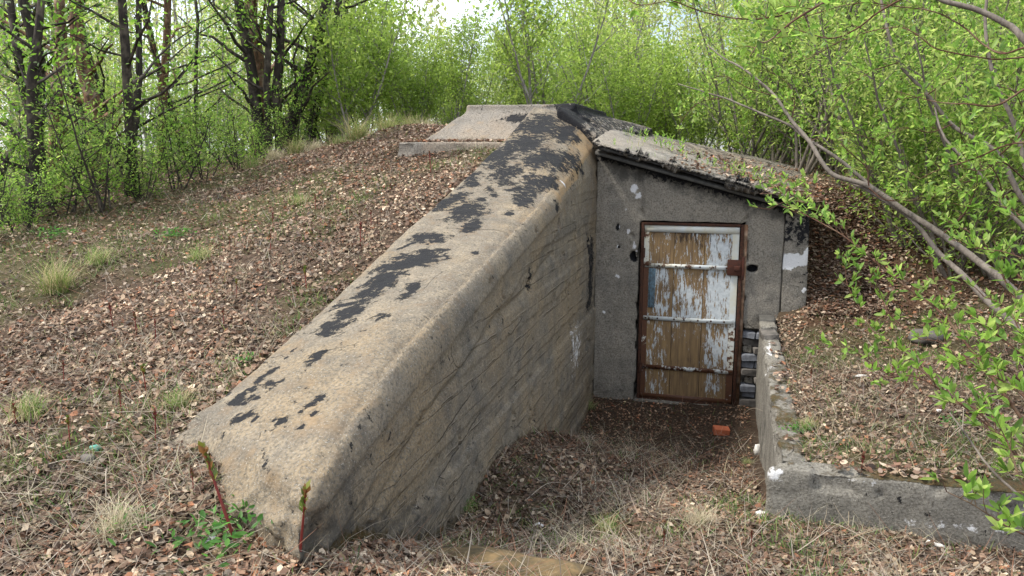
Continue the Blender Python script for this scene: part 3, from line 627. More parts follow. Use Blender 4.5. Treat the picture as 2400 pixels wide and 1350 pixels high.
# annex roof: screed on felt on boards, its front edge ragged
def roofz(x, y): return 2.665-.272*x+.13*(y+.3)
def slab(x0, x1, y0, y1, top, th):
    return hexa([(x, y, roofz(x, y)+top-(0 if k_ else th)) for x in (x0, x1) for y in (y0, y1) for k_ in (0, 1)])
def roof_disp(P, N):
    e = (N[:, 1] < -.3)
    return (fbm(P, 8, 4, 1)-.5)*.02+(fbm(P, 2.4, 3, 2)-.5)*.03-e*.10*sstep(.45, .65, fbm(P, 5, 4, 30))
def roof_masks(P, N):
    x, y, z = P.T; n = fbm(P, 3, 3, 44)
    return np.stack([.5*(N[:, 2] < .2)+.30*sstep(.4, 1.0, y), .30+.25*(N[:, 2] < .4), .12+0*x], 1)
solid('roof_slab', [slab(-.03, 2.17, -.24, .98, 0, .036)], .016, 2, roof_disp, roof_masks, M['roof'], bunker, lambda P, N: np.stack([.25+.45*sstep(.6, 1.9, P[:, 0])*sstep(.4, .55, fbm(P, 3, 3, 45))+.2*(P[:, 1] < -.12), 0*P[:, 0], 0*P[:, 0]], 1))
solid('roofing_felt', [slab(-.02, 2.14, -.20, .96, -.034, .038)], .018, 2, lambda P, N: (fbm(P, 9, 4, 4)-.5)*.05, lambda P, N: np.zeros((len(P), 3)), M['felt'], bunker)
for a, b in ((0.03, .30), (.33, .62), (.64, .97)):       # boards that carry the roof
    V, F = merge([slab(0.0, 2.08, a-.17 if a < .1 else a, b, -.112, .03)]); link('roof_board', mesh_np('roof_board', V, F), M['mortar'], bunker)
link('inner_wall', mesh_np('inner_wall', *merge([box(.02, 1.85, .26, .34, -.3, 2.02)])), M['dark'], bunker)

litter_on('leaf_litter', .1, 2.25, -.24, 1.0, 5200, lambda x, y: roofz(x, y)+.0, lambda x, y: sstep(.5, 2.0, x)*(.25+.75*sstep(.45, .6, fbm(np.stack([x, y, 0*x], 1), 4, 3, 71))), 'dead leaves gathered on the annex roof')
litter_on('leaf_litter', .2, 2.2, 1.0, 2.7, 3000, lambda x, y: 2.74-.245*x+.07*(y-.95), lambda x, y: sstep(.9, 2.0, x)*sstep(.45, .6, fbm(np.stack([x, y, 0*x], 1), 3, 3, 72)), 'dead leaves on the tarred side roof')
litter_on('leaf_litter', -2.1, -.78, -.16, .10, 900, lambda x, y: 2.665+0*x, lambda x, y: .9+0*x, 'rusty dead leaves lying on the ledge under the top slab')
P_ = np.stack([rng.uniform(.15, 2.1, 900), rng.uniform(-.2, .9, 900), np.zeros(900)], 1); P_ = P_[fbm(P_, 5, 2, 73) > .52]; P_[:, 2] = roofz(P_[:, 0], P_[:, 1]); n_r = len(P_)
Nr = np.tile([[0, 0, 1.]], (n_r, 1))+rng.normal(0, .3, (n_r, 3))
litter_on('leaf_litter', 2.2, 8.5, -.6, 7, 42000, lambda x, y: ground_z(x, y)-.005, lambda x, y: .95+0*x, 'dead leaves covering the right bank beyond the annex')
litter_on('leaf_litter', 2.11, 2.9, -.2, 1.3, 9000, lambda x, y: ground_z(x, y)+.01, lambda x, y: .95+0*x, 'dark dead leaves in the hollow beside the pier')
litter_on('leaf_litter', -8, -1.5, -3, 5, 34000, lambda x, y: ground_z(x, y)-.005, lambda x, y: .35+.6*(1-green_at(x, y)), 'dead leaves on the upper part of the left mound')
# ------------------------------------------------------------------ the door (part of the bunker)
def col_P(me, f):
    n = len(me.vertices); co = np.empty(n*3, np.float32); me.vertices.foreach_get('co', co); set_col(me, f(co.reshape(-1, 3)), 'Paint')
def gridbox(x0, x1, y0, y1, z0, z1, nz_):
    """box with its front split into rows so that masks can vary along it"""
    zs = np.linspace(z0, z1, nz_+1); xs_ = np.linspace(x0, x1, 6); V = []; F = []
    for z in zs:
        for x in xs_: V.append((x, y0, z))
    k_ = len(xs_)
    for i in range(nz_):
        for j in range(k_-1): F.append((i*k_+j, i*k_+j+1, (i+1)*k_+j+1, (i+1)*k_+j))
    V = np.array(V); V2, F2 = boxv(x0, x1, y0, y1, z0, z1), BOXF[[1, 2, 3, 4, 5]] if 0 else BOXF
    b = (boxv(x0, x1, y0+.0015, y1, z0, z1), BOXF)
    V, F = merge([(V, np.array(F)), b]); return V, F[0]
door = link('door', None, None, bunker)
# outer rusty frame fixed in the opening
fr = [box(.470, .500, -.02, .06, -.01, 1.86), box(1.448, 1.480, -.02, .06, -.03, 1.86), box(.498, 1.448, -.018, .058, 1.835, 1.862), box(.498, 1.448, -.012, .05, -.03, .0)]
def bev(o, w=.003):
    m_ = o.modifiers.new('b', 'BEVEL'); m_.width = w; m_.segments = 2; return o
bev(link('door_frame', mesh_np('door_frame', *merge(fr)), M['rust'], bunker))
PX = [(.532, .803), (.808, 1.103), (1.108, 1.395)]
def whiteness(i):
    def f(co):
        z = co[:, 2]; x = co[:, 0]
        cells = {0: [(.03, .33, .42), (.37, .84, .38), (.88, 1.40, .50), (1.44, 1.8, .36)],
                 1: [(.03, .33, .10), (.37, .84, .26), (.88, 1.40, .52), (1.44, 1.8, .34)],
                 2: [(.03, .33, .40), (.37, .84, .54), (.88, 1.40, .66), (1.44, 1.8, .60)]}[i]
        w = np.full(len(co), .4)
        for a, b, v in cells:
            t = (z-a)/(b-a); m_ = (z >= a-.02) & (z < b+.02)
            tw = v if i != 1 else v+(.25*(t-.5) if a == .37 else (-.25*(t-.5) if a == .88 else 0))
            w = np.where(m_, tw, w)
        xe = (x-PX[i][0])/(PX[i][1]-PX[i][0])
        w = w-.01; w = w-(.35*(xe < .15) if i == 2 else 0)-(.3*(xe > .85) if i == 0 else 0)
        bl = .06+.62*np.clip((z-1.45)/.33, 0, 1)*(1.0 if i == 1 else .5)+.16*(i == 2)*(xe < .25)+.1*np.clip(.2-z, 0, 1)
        return np.stack([w, bl, 0*w], 1)
    return f
for i, (a, b) in enumerate(PX):
    me = mesh_np('plank', *gridbox(a, b, .004, .028, .03, 1.775, 40)); col_P(me, whiteness(i)); link('plank', me, M['boards'], door)
def steel(name, b, pf):
    me = mesh_np(name, *merge(b)); col_P(me, pf); return link(name, me, M['whitesteel'], door)
lo = lambda co: np.stack([.28*(co[:, 2] < .4), 0*co[:, 0], 0*co[:, 0]], 1)
steel('leaf_frame', [gridbox(.503, .553, -.006, .03, .0, 1.83, 20)], lambda co: np.stack([.03+.27*(co[:, 2] < 1.42)*(co[:, 2] > .72)+.2*(co[:, 2] < .5)+.1*(co[:, 2] < .75), 0*co[:, 0], 0*co[:, 0]], 1))
steel('leaf_frame', [gridbox(1.375, 1.438, -.006, .03, .0, 1.83, 20)], lambda co: np.stack([-.06+.16*(co[:, 2] < .9)+.2*(co[:, 2] < .3), 0*co[:, 0], 0*co[:, 0]], 1))
steel('leaf_frame', [box(.503, 1.438, -.009, .028, 1.765, 1.832)], lambda co: np.stack([-.04+0*co[:, 0]]*3, 1))
steel('leaf_frame', [box(.503, 1.438, -.009, .028, .0, .052)], lambda co: np.stack([.35+0*co[:, 0]]*3, 1))
boltm = mesh_np('bolt', *merge([box(-.008, .008, -.003, .003, -.008, .008)]))
for z in (1.40, .848, .325):
    s_ = steel('strap', [box(.515, 1.43, -.016, -.0065, z, z+.042)], lambda co: np.stack([(.07 if co[0, 2] > .5 else .16)+0*co[:, 0]]*3, 1))
    for q in (.54, .66, .83, .93, 1.07, 1.2, 1.33): link('bolt', boltm, M['rust'], door).location = (q, -.019, z+.021)
link('backing', mesh_np('backing', *merge([box(.50, 1.44, .032, .05, .0, 1.83)])), M['dark'], door)
bev(link('hinge_plate', mesh_np('hinge_plate', *merge([box(.558, .625, -.012, .003, .98, 1.39), box(.575, .590, -.020, -.012, .98, 1.39)])), M['blue'], door))
bev(link('hinge', mesh_np('hinge', *merge([(lambda t: t)(tubes([(np.array([(.50, -.022, 1.50), (.50, -.022, 1.60)]), np.array([.016, .016]))], 8))])), M['rust'], door), .001)
bev(link('hinge', mesh_np('hinge', *tubes([(np.array([(.50, -.022, .28), (.50, -.022, .38)]), np.array([.016, .016]))], 8)), M['rust'], door), .001)
lp = link('lock_plate', mesh_np('lock_plate', *merge([box(1.335, 1.475, -.034, -.018, 1.35, 1.51), box(1.475, 1.50, -.045, .02, 1.31, 1.54), box(1.40, 1.46, -.05, -.034, 1.40, 1.45)])), M['deeprust'], door); bev(lp, .004)
o = link('wooden_jamb', mesh_np('wooden_jamb', *merge([box(1.4805, 1.515, -.012, .08, -.03, 1.86)])), M['bark_brown'], bunker)

# ------------------------------------------------------------------ retaining wall of the right terrace
pw = thing('retaining_wall', 'low weathered cement retaining wall with mossy top right of the bunker ramp', 'wall', (0, 0, 0))
def par_disp(P, N):
    d = (fbm(P, 11, 4, 1)-.5)*.012+(fbm(P, 2.0, 3, 2)-.5)*.03
    top = (P[:, 2] > .80); d -= top*.022*sstep(.5, .62, fbm(P, 9, 4, 70)); return d
def par_masks(P, N):
    x, y, z = P.T; n = fbm(P, 4, 3, 33)
    w = .72*np.exp(-(((x-1.64)/.10)**2+((y+3.86)/.12)**2+((z-.86)/.07)**2))+.5*np.exp(-(((x-2.1)/.2)**2+((z-.87)/.035)**2))*(y < -3.8)
    w = np.maximum(w, .56*np.exp(-(((z-.68)/.05)**2+((x-2.45)/.45)**2))*(y < -3.8)); w = np.maximum(w, .6*(x < 1.75)*(z > .8)*sstep(.55, .65, fbm(P, 3.3, 2, 90)))
    return np.stack([0*x, .34+.9*(n-.5)+.2*(1-sstep(.5, .62, z)), w], 1)
def par_N(P, N):
    x, y, z = P.T; up = sstep(.2, .7, N[:, 2])
    return np.stack([.45*(1-sstep(.62, .70, z))*(y < -3.7)+up*.56+.42*(sstep(.83, .90, z)*(y < -3.7)*sstep(1.9, 2.6, x))+.7*(fbm(P, 6, 3, 34)-.5)*(z > .8)-.2*np.exp(-((y+.9)/.8)**2), .1+0*x, 0*x], 1)
solid('side_wall', [box(1.675, 1.83, -3.70, -.01, -.4, .895)], .016, 3, par_disp, par_masks, M['parapet'], pw, par_N)
solid('front_wall', [hexa([(1.605, -3.87, .2), (1.605, -3.87, .90), (1.66, -3.69, .2), (1.66, -3.69, .90), (4.9, -3.87, .2), (4.9, -3.87, .925), (4.9, -3.69, .2), (4.9, -3.69, .925)])], .017, 3, par_disp, par_masks, M['parapet'], pw, par_N)
for i, y in enumerate((-.12, -.36, -.60)):
    me = rough_block('brick', .14, .20, .07, 40+i, M['mortar'] if i == 0 else M['parapet'] if i == 1 else M['greystone'], .016); o = link('brick', me, None, pw); o.location = (1.74, y, .93-.02*i); o.rotation_euler = (.05, -.06, .1*i)

litter_on('leaf_litter', 1.95, 4.9, -3.85, -3.69, 700, lambda x, y: .905+.0*x, lambda x, y: sstep(.40, .55, fbm(np.stack([x, y, 0*x], 1), 4, 3, 75)), 'dead leaves caught on the top of the retaining wall')
litter_on('leaf_litter', 1.72, 1.84, -3.6, -.9, 260, lambda x, y: .89+.0*x, lambda x, y: sstep(.45, .6, fbm(np.stack([x, y, 0*x], 1), 4, 3, 76)), 'few dead leaves on the side wall top')
# ------------------------------------------------------------------ small things on the ground
def gz1(x, y): return float(ground_z(np.array([x]), np.array([y]))[0])
def on_ground(px, py, z0=.7):
    """where the direction of a photo pixel meets the ground"""
    lo_, hi_ = .8, 40.
    ds = np.linspace(.8, 25, 900); Q = np.array([at(px, py, d) for d in ds]); g_ = ground_z(Q[:, 0], Q[:, 1])
    w = np.where(Q[:, 2] < g_)[0]; return Q[w[0]] if len(w) else Q[-1]
def small(name, mesh, p, rot, label, cat, group=None, dz=0):
    o = link(name, mesh); o.location = (p[0], p[1], gz1(p[0], p[1])+dz); o.rotation_euler = rot; return tag(o, label, cat, group)
def stone(seed, s, mat, name='stone', sub=2):
    import bmesh
    bm = bmesh.new(); bmesh.ops.create_icosphere(bm, subdivisions=sub, radius=1)
    V = np.array([v.co[:] for v in bm.verts]); d = 1+1.3*(fbm(V+seed*3.1, 1.4, 3, seed)-.5)+.15*(fbm(V+seed, 5, 2, seed)-.5)
    for v, q in zip(bm.verts, V*d[:, None]*np.array(s)): v.co = q
    for f_ in bm.faces: f_.smooth = True
    me = bpy.data.meshes.new(name); bm.to_mesh(me); bm.free(); me.materials.append(mat); return me
small('brick', rough_block('brick', .15, .11, .068, 3, M['brick'], .004), on_ground(1690, 1018), (0, .05, .15), 'single orange red brick lying on the ground before the door', 'brick', dz=.03)
for px, py, s, lab, m_ in ((1790, 1212, (.045, .035, .022), 'flat white stone at the foot of the retaining wall corner', 'limestone'),
        (1262, 1236, (.028, .022, .016), 'white litter scrap alone in the middle of the ramp foreground', 'paper'),
        (1775, 1062, (.05, .035, .05), 'pale lump of mortar against the inner face of the retaining wall', 'limestone'),
        (2190, 1285, (.05, .03, .02), 'cream stone under the front of the retaining wall', 'limestone'),
        (1180, 1338, (.06, .04, .018), 'whitish slab edge poking out at the bottom of the picture', 'limestone'),
        (490, 806, (.022, .016, .010), 'small white pebble on the left bank beside the wing wall', 'paper'),
        (558, 748, (.02, .012, .008), 'smallest white pebble higher up the left bank', 'paper'),
        (225, 1060, (.021, .020, .020), 'round sea green ball lying in the dead leaves', 'glassball'),
        (210, 1088, (.035, .03, .022), 'moss covered stone beside the green ball', 'greystone'),
        (135, 1130, (.028, .018, .01), 'pale bark chip on the lower left bank', 'cork'),
        (492, 1278, (.03, .02, .008), 'white scrap by the green herbs near the wing wall end', 'paper'),
        (2170, 800, (.16, .12, .07), 'mottled grey rock lying among leaves on the right terrace', 'greystone'),
        (2020, 884, (.06, .02, .012), 'thin bleached stick of rock on the right terrace', 'limestone'),
        (2200, 966, (.03, .02, .015), 'small pale stone on the right terrace behind the twigs', 'limestone')):
    p = on_ground(px, py); nm = {'paper': 'litter_scrap', 'glassball': 'ball', 'cork': 'bark_chip'}.get(m_, 'stone')
    small(nm, stone(px, s, M[m_], nm), p, (0, 0, px*.7), lab, nm.replace('_', ' '), dz=s[2]*.5)
# sandy mossy slab edge at the bottom
p = on_ground(1110, 1330); small('mossy_slab', stone(5, (.34, .16, .035), simple('sandy_moss', (.17, .115, .055), (.06, .05, .028), 16, .95, .8), 'mossy_slab', 4), p, (0, 0, .1), 'flat ochre mossy slab half buried at the bottom edge', 'slab', dz=-.005)

# ------------------------------------------------------------------ leaves and plants
LEAF = np.array([(0, 0, 0), (.30, .17, .03), (.68, .16, .02), (1, 0, -.06), (.68, -.16, .02), (.30, -.17, .03), (.5, 0, -.03)])
LEAFF = np.array([[0, 6, 1], [1, 6, 2], [2, 6, 3], [3, 6, 4], [4, 6, 5], [5, 6, 0]])
LEAF2 = np.array([(0, 0, 0), (.5, .24, .03), (1, 0, -.05), (.5, -.24, .03)]); LEAF2F = np.array([[0, 1, 3], [1, 2, 3]])
def frames_dir(D, roll):
    """columns: x along D"""
    X = D/np.linalg.norm(D, axis=1)[:, None]; ref = np.where(np.abs(X[:, 2:3]) > .95, np.array([[0, 1., 0]]), np.array([[0, 0, 1.]]))
    Y = np.cross(ref, X); Y /= np.linalg.norm(Y, axis=1)[:, None]; Z = np.cross(X, Y); c, s = np.cos(roll)[:, None], np.sin(roll)[:, None]
    return np.stack([X, Y*c+Z*s, -Y*s+Z*c], 2)
def leafmesh(name, pos, D, size, pal, rg, simple_=False, jit=.30):
    n = len(pos); pal = np.array(pal); col = pal[rg.integers(0, len(pal), n)]*rg.uniform(1-jit, 1+jit, (n, 1))
    tv, tf = (LEAF2, LEAF2F) if simple_ else (LEAF, LEAFF)
    V, F, cc = scatter(tv, tf, pos, frames_dir(D, rg.normal(0, .7, n)), size, col)
    return mesh_np(name, V, F, False, cc)
GREENS = [(.15, .26, .045), (.20, .31, .055), (.11, .20, .035), (.27, .35, .09)]
PALEG = [(.33, .38, .12), (.26, .32, .09), (.40, .44, .17), (.19, .25, .075), (.31, .31, .14)]
DARKG = [(.10, .20, .025), (.14, .26, .035), (.19, .31, .045), (.07, .14, .02)]

def grow(seed, h, stems=1, spread=.15, nbr=14, brlen=.35, lean=(0, 0), r0=.05, twigs=5, start=.2, leafn=60, leafspread=.12, upward=.5, wob=.04):
    """returns trunk tubes, twig tubes, leaf positions and directions"""
    rg = np.random.default_rng(seed); T = []; B = []; LP = []; LD = []
    for s in range(stems):
        az = rg.uniform(0, 6.28); sp = spread*rg.uniform(.4, 1.2) if stems > 1 else spread*.3
        hh = h*rg.uniform(.7, 1) if s else h; n = 10
        t = np.linspace(0, 1, n); wobx = np.cumsum(rg.normal(0, wob, n))*hh*.12; woby = np.cumsum(rg.normal(0, wob, n))*hh*.12
        pts = np.stack([cos(az)*sp*hh*t**.8+lean[0]*hh*t+wobx+(rg.normal(0, .06) if stems > 1 else 0), sin(az)*sp*hh*t**.8+lean[1]*hh*t+woby, hh*t-.15], 1)
        rad = r0*(1-.85*t)*(rg.uniform(.6, 1) if s else 1)+.004; T.append((pts, rad*1.0))
        for b in range(nbr):
            q = start+(1-start)*(b+rg.random())/nbr; i = min(int(q*(n-1)), n-2); f = q*(n-1)-i; p0 = pts[i]*(1-f)+pts[i+1]*f
            a2 = rg.uniform(0, 6.28); L = brlen*hh*(1-.65*q)*rg.uniform(.6, 1.2); d = np.array((cos(a2), sin(a2), upward*rg.uniform(.4, 1.5))); d /= np.linalg.norm(d)
            m_ = 5; u = np.linspace(0, 1, m_)[:, None]; bp = p0+d*L*u+np.array((0, 0, 1.))*L*.12*u**2+rg.normal(0, .04*L, (m_, 3))*u
            B.append((bp, (rad[i]*.42*(1-.8*u[:, 0])+.002)))
            for w in range(twigs):
                k_ = rg.uniform(.25, 1); j = min(int(k_*(m_-1)), m_-2); tp = bp[j]+(bp[j+1]-bp[j])*(k_*(m_-1)-j)
                dd = d+rg.normal(0, .6, 3); dd /= np.linalg.norm(dd); TL = L*.4*rg.uniform(.5, 1.1)
                e = tp+dd*TL; B.append((np.array([tp, (tp+e)/2+rg.normal(0, .02, 3), e]), np.array([.004, .003, .0015])))
                nl = max(2, int(leafn/twigs)); k2 = rg.random(nl)[:, None]
                LP.append(tp+(e-tp)*k2+rg.normal(0, leafspread, (nl, 3))*.5); LD.append(dd+rg.normal(0, .8, (nl, 3)))
    return T, B, np.concatenate(LP), np.concatenate(LD), rg
def make_tree(name, label, cat, group, seed, bark, pal, size, simple_=True, sides=(7, 3), **kw):
    root = thing(name, label, cat, (0, 0, 0), 0, group); T, B, LP, LD, rg = grow(seed, **kw)
    V, F = tubes(T, sides[0]); V2, F2 = tubes(B, sides[1])
    link('trunk', mesh_np('trunk', V, F, True), bark, root); tag(link('branches', mesh_np('branches', V2, F2, True), bark, root), kind='stuff')
    link('crown', leafmesh('crown', LP, LD, rg.uniform(size*.6, size*1.3, len(LP)), pal, rg, simple_), M['leaf'], root)
    return root
def place(root, x, y, rz, s=1, first=[set()]):
    z = gz1(x, y)-.03
    if root.name in first[0]: return dup(root, (x, y, z), rz, s)
    first[0].add(root.name); root.location = (x, y, z); root.rotation_euler = (0, 0, rz); root.scale = (s, s, s); return root

# thicket behind the bunker
TH = 'slender young trees of the thicket behind the bunker'; thl = 'slender grey stemmed young tree in pale green leaf in the thicket behind the bunker'
birch = [make_tree('young_tree', thl, 'tree', TH, 100+i, M['bark_grey'], PALEG, .078, h=5.6+i*.35, lean=((.05, -.1, .12, 0, -.16)[i], 0), wob=.09, stems=(1, 2, 1, 3, 2)[i], nbr=(30, 20, 30, 15, 20)[i], brlen=.24, r0=.036, twigs=6, start=.08, leafn=130, leafspread=.30, upward=.9, spread=.16) for i in range(5)]
SH = 'leafy willow bushes standing behind the bunker'; shl = 'yellow green leafy bush at the foot of the thicket behind the bunker'
bush = [make_tree('willow_bush', shl, 'bush', SH, 200+i, M['bark_grey'], [(.30, .38, .09), (.24, .33, .07), (.18, .26, .055)], .066, h=2.1+i*.3, stems=6, nbr=10, brlen=.34, r0=.018, twigs=4, start=.1, leafn=110, leafspread=.24, upward=1.2, spread=.38) for i in range(4)]
r3 = random.Random(11)
def fwd(d, u):      # u = sideways slope
    return (CAM[0]-sin(YAW)*d+cos(YAW)*d*u, CAM[1]+cos(YAW)*d+sin(YAW)*d*u)
n_ = 0
for d0, us, in ((14.5, 12), (17, 15), (20, 19), (24, 22)):
    for j in range(us):
        u = -.72+1.44*(j+r3.uniform(.15, .85))/us; d = d0+r3.uniform(-1.1, 1.1)
        x, y = fwd(d, u); gap = abs(u+.05) < .045
        s = r3.uniform(.8, 1.2)*(.72 if d0 < 16 else .9)*(.58 if abs(u+.05) < .09 else 1)
        if u < -.22 and d0 < 16: continue
        if abs(u+.057) < .108: s = (.30+.155*d)/(6.6)*r3.uniform(.8, 1)
        place(birch[n_ % 5], x, y, r3.uniform(0, 6.28), s); n_ += 1
for d0, us in ((12.2, 15), (13.6, 15), (15.5, 15), (18.5, 15)):
    for j in range(us):
        u = -.62+1.3*(j+r3.uniform(.1, .9))/us; d = d0+r3.uniform(-.6, .6); x, y = fwd(d, u); bs = .7 if abs(u+.057) < .09 else 1
        if u < -.24 and d0 < 16: continue
        place(bush[n_ % 4], x, y, r3.uniform(0, 6.28), r3.uniform(.75, 1.15)*bs); n_ += 1

# left wood: dark alders and brown-barked birches
def left_tree(seed, px, py, d, h, lean, r0, bark, stems, lab, **kw):
    p = at(px, py, d); t = make_tree('alder_tree', lab, 'tree', 'trees of the wood on the left bank', seed, bark, DARKG+GREENS[:2], .07, False if d < 8.5 else True, h=h, stems=stems, lean=lean, r0=r0*1.25, **kw)
    t.location = (p[0], p[1], gz1(p[0], p[1])-.03)
base = dict(nbr=17, brlen=.24, twigs=5, start=.08, leafn=64, leafspread=.28, upward=.5, spread=.18, wob=.07)
for i, (px, py, d, h, lean, r0, bark, st, lab) in enumerate((
    (25, 440, 8.2, 5.2, (.02, 0), .085, 'bark_dark', 2, 'dark twin stemmed alder at the left edge of the picture'),
    (85, 450, 9.0, 5.6, (-.05, 0), .07, 'bark_dark', 2, 'crooked dark alder second from the left edge'),
    (135, 400, 10.2, 6, (.03, 0), .075, 'bark_brown', 1, 'birch with pale peeling bark left of the tangled roots'),
    (205, 360, 11.0, 6.2, (.03, 0), .10, 'bark_brown', 1, 'stout brown barked birch between two dark alders'),
    (265, 330, 12.0, 6.4, (-.02, 0), .06, 'bark_dark', 2, 'thin forked alder behind the brown birch'),
    (300, 430, 9.2, 5.2, (.16, 0), .05, 'bark_dark', 2, 'alder leaning right over the low green branches'),
    (385, 330, 12.5, 6.6, (0, 0), .06, 'bark_brown', 1, 'slim upright birch midway along the left wood'),
    (455, 300, 13.0, 6.4, (.02, 0), .05, 'bark_dark', 2, 'slim dark alder before the dry grass clearing'),
    (575, 312, 12.2, 6.8, (-.03, 0), .115, 'bark_brown', 1, 'orange brown trunk standing at the left of the big clump'),
    (612, 310, 11.9, 6.4, (.03, 0), .075, 'bark_dark', 2, 'black alder stems in the middle of the big clump'),
    (648, 305, 12.1, 6.2, (.12, 0), .08, 'bark_dark', 2, 'dark alder leaning right out of the big clump'),
    (705, 300, 12.6, 5.8, (.16, 0), .06, 'bark_dark', 1, 'outermost alder of the clump leaning over the mound'),
    (760, 285, 14.5, 6.0, (.05, 0), .045, 'bark_dark', 2, 'thin dark alder furthest right of the left wood'))):
    left_tree(300+i*3, px, py, d, h, (lean[0]*cos(YAW), lean[0]*sin(YAW)), r0, M[bark], st, lab, **base)
LB = 'leafy saplings under the trees on the left bank'
sap = [make_tree('alder_sapling', 'low bright leaved alder sapling growing under the trees of the left bank', 'sapling', LB, 400+i, M['bark_dark'], GREENS, .055, False, h=1.3+.3*i, stems=5, nbr=8, brlen=.5, r0=.014, twigs=3, start=.15, leafn=42, leafspread=.16, upward=.5, spread=.5) for i in range(3)]
SL = ('before the twin stemmed alder at the left edge', 'below the peeling birch, nearest to the slope', 'in front of the stout brown birch', 'at the foot of the alder that leans right', 'right of the leaning alder, low on the slope', 'on the slope halfway between leaning alder and big clump',
      'nearest in front of the big clump of trunks', 'far behind the leaning alder', 'behind, beside the slim upright birch', 'behind, between slim birch and big clump', 'at the right foot of the big clump', 'between the big clump and the outermost alder', 'behind the crooked dark alder', 'beside the trunk of the stout birch',
      'at the far left behind the twin stems', 'partly cut off by the left edge of the picture', 'beside the thin dark alder right of the clump', 'alone on the mound crest nearest the top slab')
for i, (px, py, d) in enumerate(((40, 480, 7.6), (150, 470, 8.4), (250, 470, 8.3), (330, 460, 8.8), (420, 440, 9.3), (480, 430, 9.6), (560, 400, 10.4), (330, 330, 12), (440, 320, 12.5), (520, 320, 12.8), (610, 350, 11.2), (690, 320, 11.8), (100, 380, 10), (200, 380, 10.5), (20, 400, 9), (-40, 500, 7.2), (760, 310, 12.6), (860, 300, 13.2))):
    p = at(px, py, d); q = place(sap[i % 3], p[0], p[1], i*1.7, .55+.25*((i*7) % 5)/4); q['label'] = 'low bright leaved alder sapling '+SL[i]

# distant wood that reads as one mass
rg = np.random.default_rng(5)
n = 70000; d = rg.uniform(25, 34, n); u = rg.uniform(-.85, .85, n); topz = 9.3-5.4*np.exp(-((u+.045)/.06)**2)+fbm(np.stack([u*9, 0*u, 0*u], 1), 1, 3, 8)*2-1
z = 1.8+(topz*(.75+.25*d/34))*rg.random(n)**.9
pos = np.stack([CAM[0]-sin(YAW)*d+cos(YAW)*d*u, CAM[1]+cos(YAW)*d+sin(YAW)*d*u, z], 1)
cl = fbm(pos, .9, 3, 14); kp = rg.random(n) < sstep(.38, .55, cl)+.15; pos = pos[kp]; n = len(pos)
me = leafmesh('far_wood', pos, rg.normal(0, 1, (n, 3)), rg.uniform(.12, .26, n), PALEG, rg, True)
o = link('far_wood', me, M['leaf']); tag(o, 'pale green distant wood closing the view behind the thicket', 'wood', kind='stuff')
paths = []
for i in range(170):
    d_ = rg.uniform(22, 33); u_ = rg.uniform(-.8, .8)
    if abs(u_+.057) < .12: continue
    x, y = fwd(d_, u_); hh = rg.uniform(5, 8.5); l_ = rg.normal(0, .06, 2)
    paths.append((np.stack([x+l_[0]*hh*np.linspace(0, 1, 5)+rg.normal(0, .06, 5), y+l_[1]*hh*np.linspace(0, 1, 5), 1.8+hh*np.linspace(0, 1, 5)], 1), np.linspace(.06, .015, 5)))
V, F = tubes(paths, 4); o = link('far_stems', mesh_np('far_stems', V, F, True), M['bark_grey']); tag(o, 'grey distant stems standing inside the far wood', 'wood', kind='stuff')

# ------------------------------------------------------------------ willow on the right
def branch_leaves(paths, rg, spacing, leaf, rosette=5, twl=.09, start=.15):
    """side twigs with small leaf rosettes along the paths"""
    TW = []; LP = []; LD = []; LS = []
    for pts, rad in paths:
        seg = np.linalg.norm(np.diff(pts, axis=0), axis=1); cum = np.concatenate([[0], np.cumsum(seg)]); L = cum[-1]
        for s in np.arange(L*start, L+.001, spacing):
            s = min(L, s+rg.uniform(-.3, .3)*spacing)
            p = np.array([np.interp(s, cum, pts[:, c_]) for c_ in range(3)]); i = min(np.searchsorted(cum, s), len(pts)-1); t = pts[i]-pts[max(i-1, 0)]; t /= np.linalg.norm(t)+1e-9
            d = t*.5+rg.normal(0, .6, 3)+np.array((0, 0, .55)); d /= np.linalg.norm(d); l = twl*rg.uniform(.3, 1.3); e = p+d*l
            TW.append((np.array([p, (p+e)/2+rg.normal(0, .004, 3), e]), np.array([.0022, .0018, .001])))
            for r_ in range(rosette):
                LP.append(p+(e-p)*rg.uniform(.45, 1)); q = d+rg.normal(0, .75, 3)+np.array((0, 0, .25)); LD.append(q); LS.append(leaf*rg.uniform(.55, 1.2))
    return TW, np.array(LP), np.array(LD), np.array(LS)
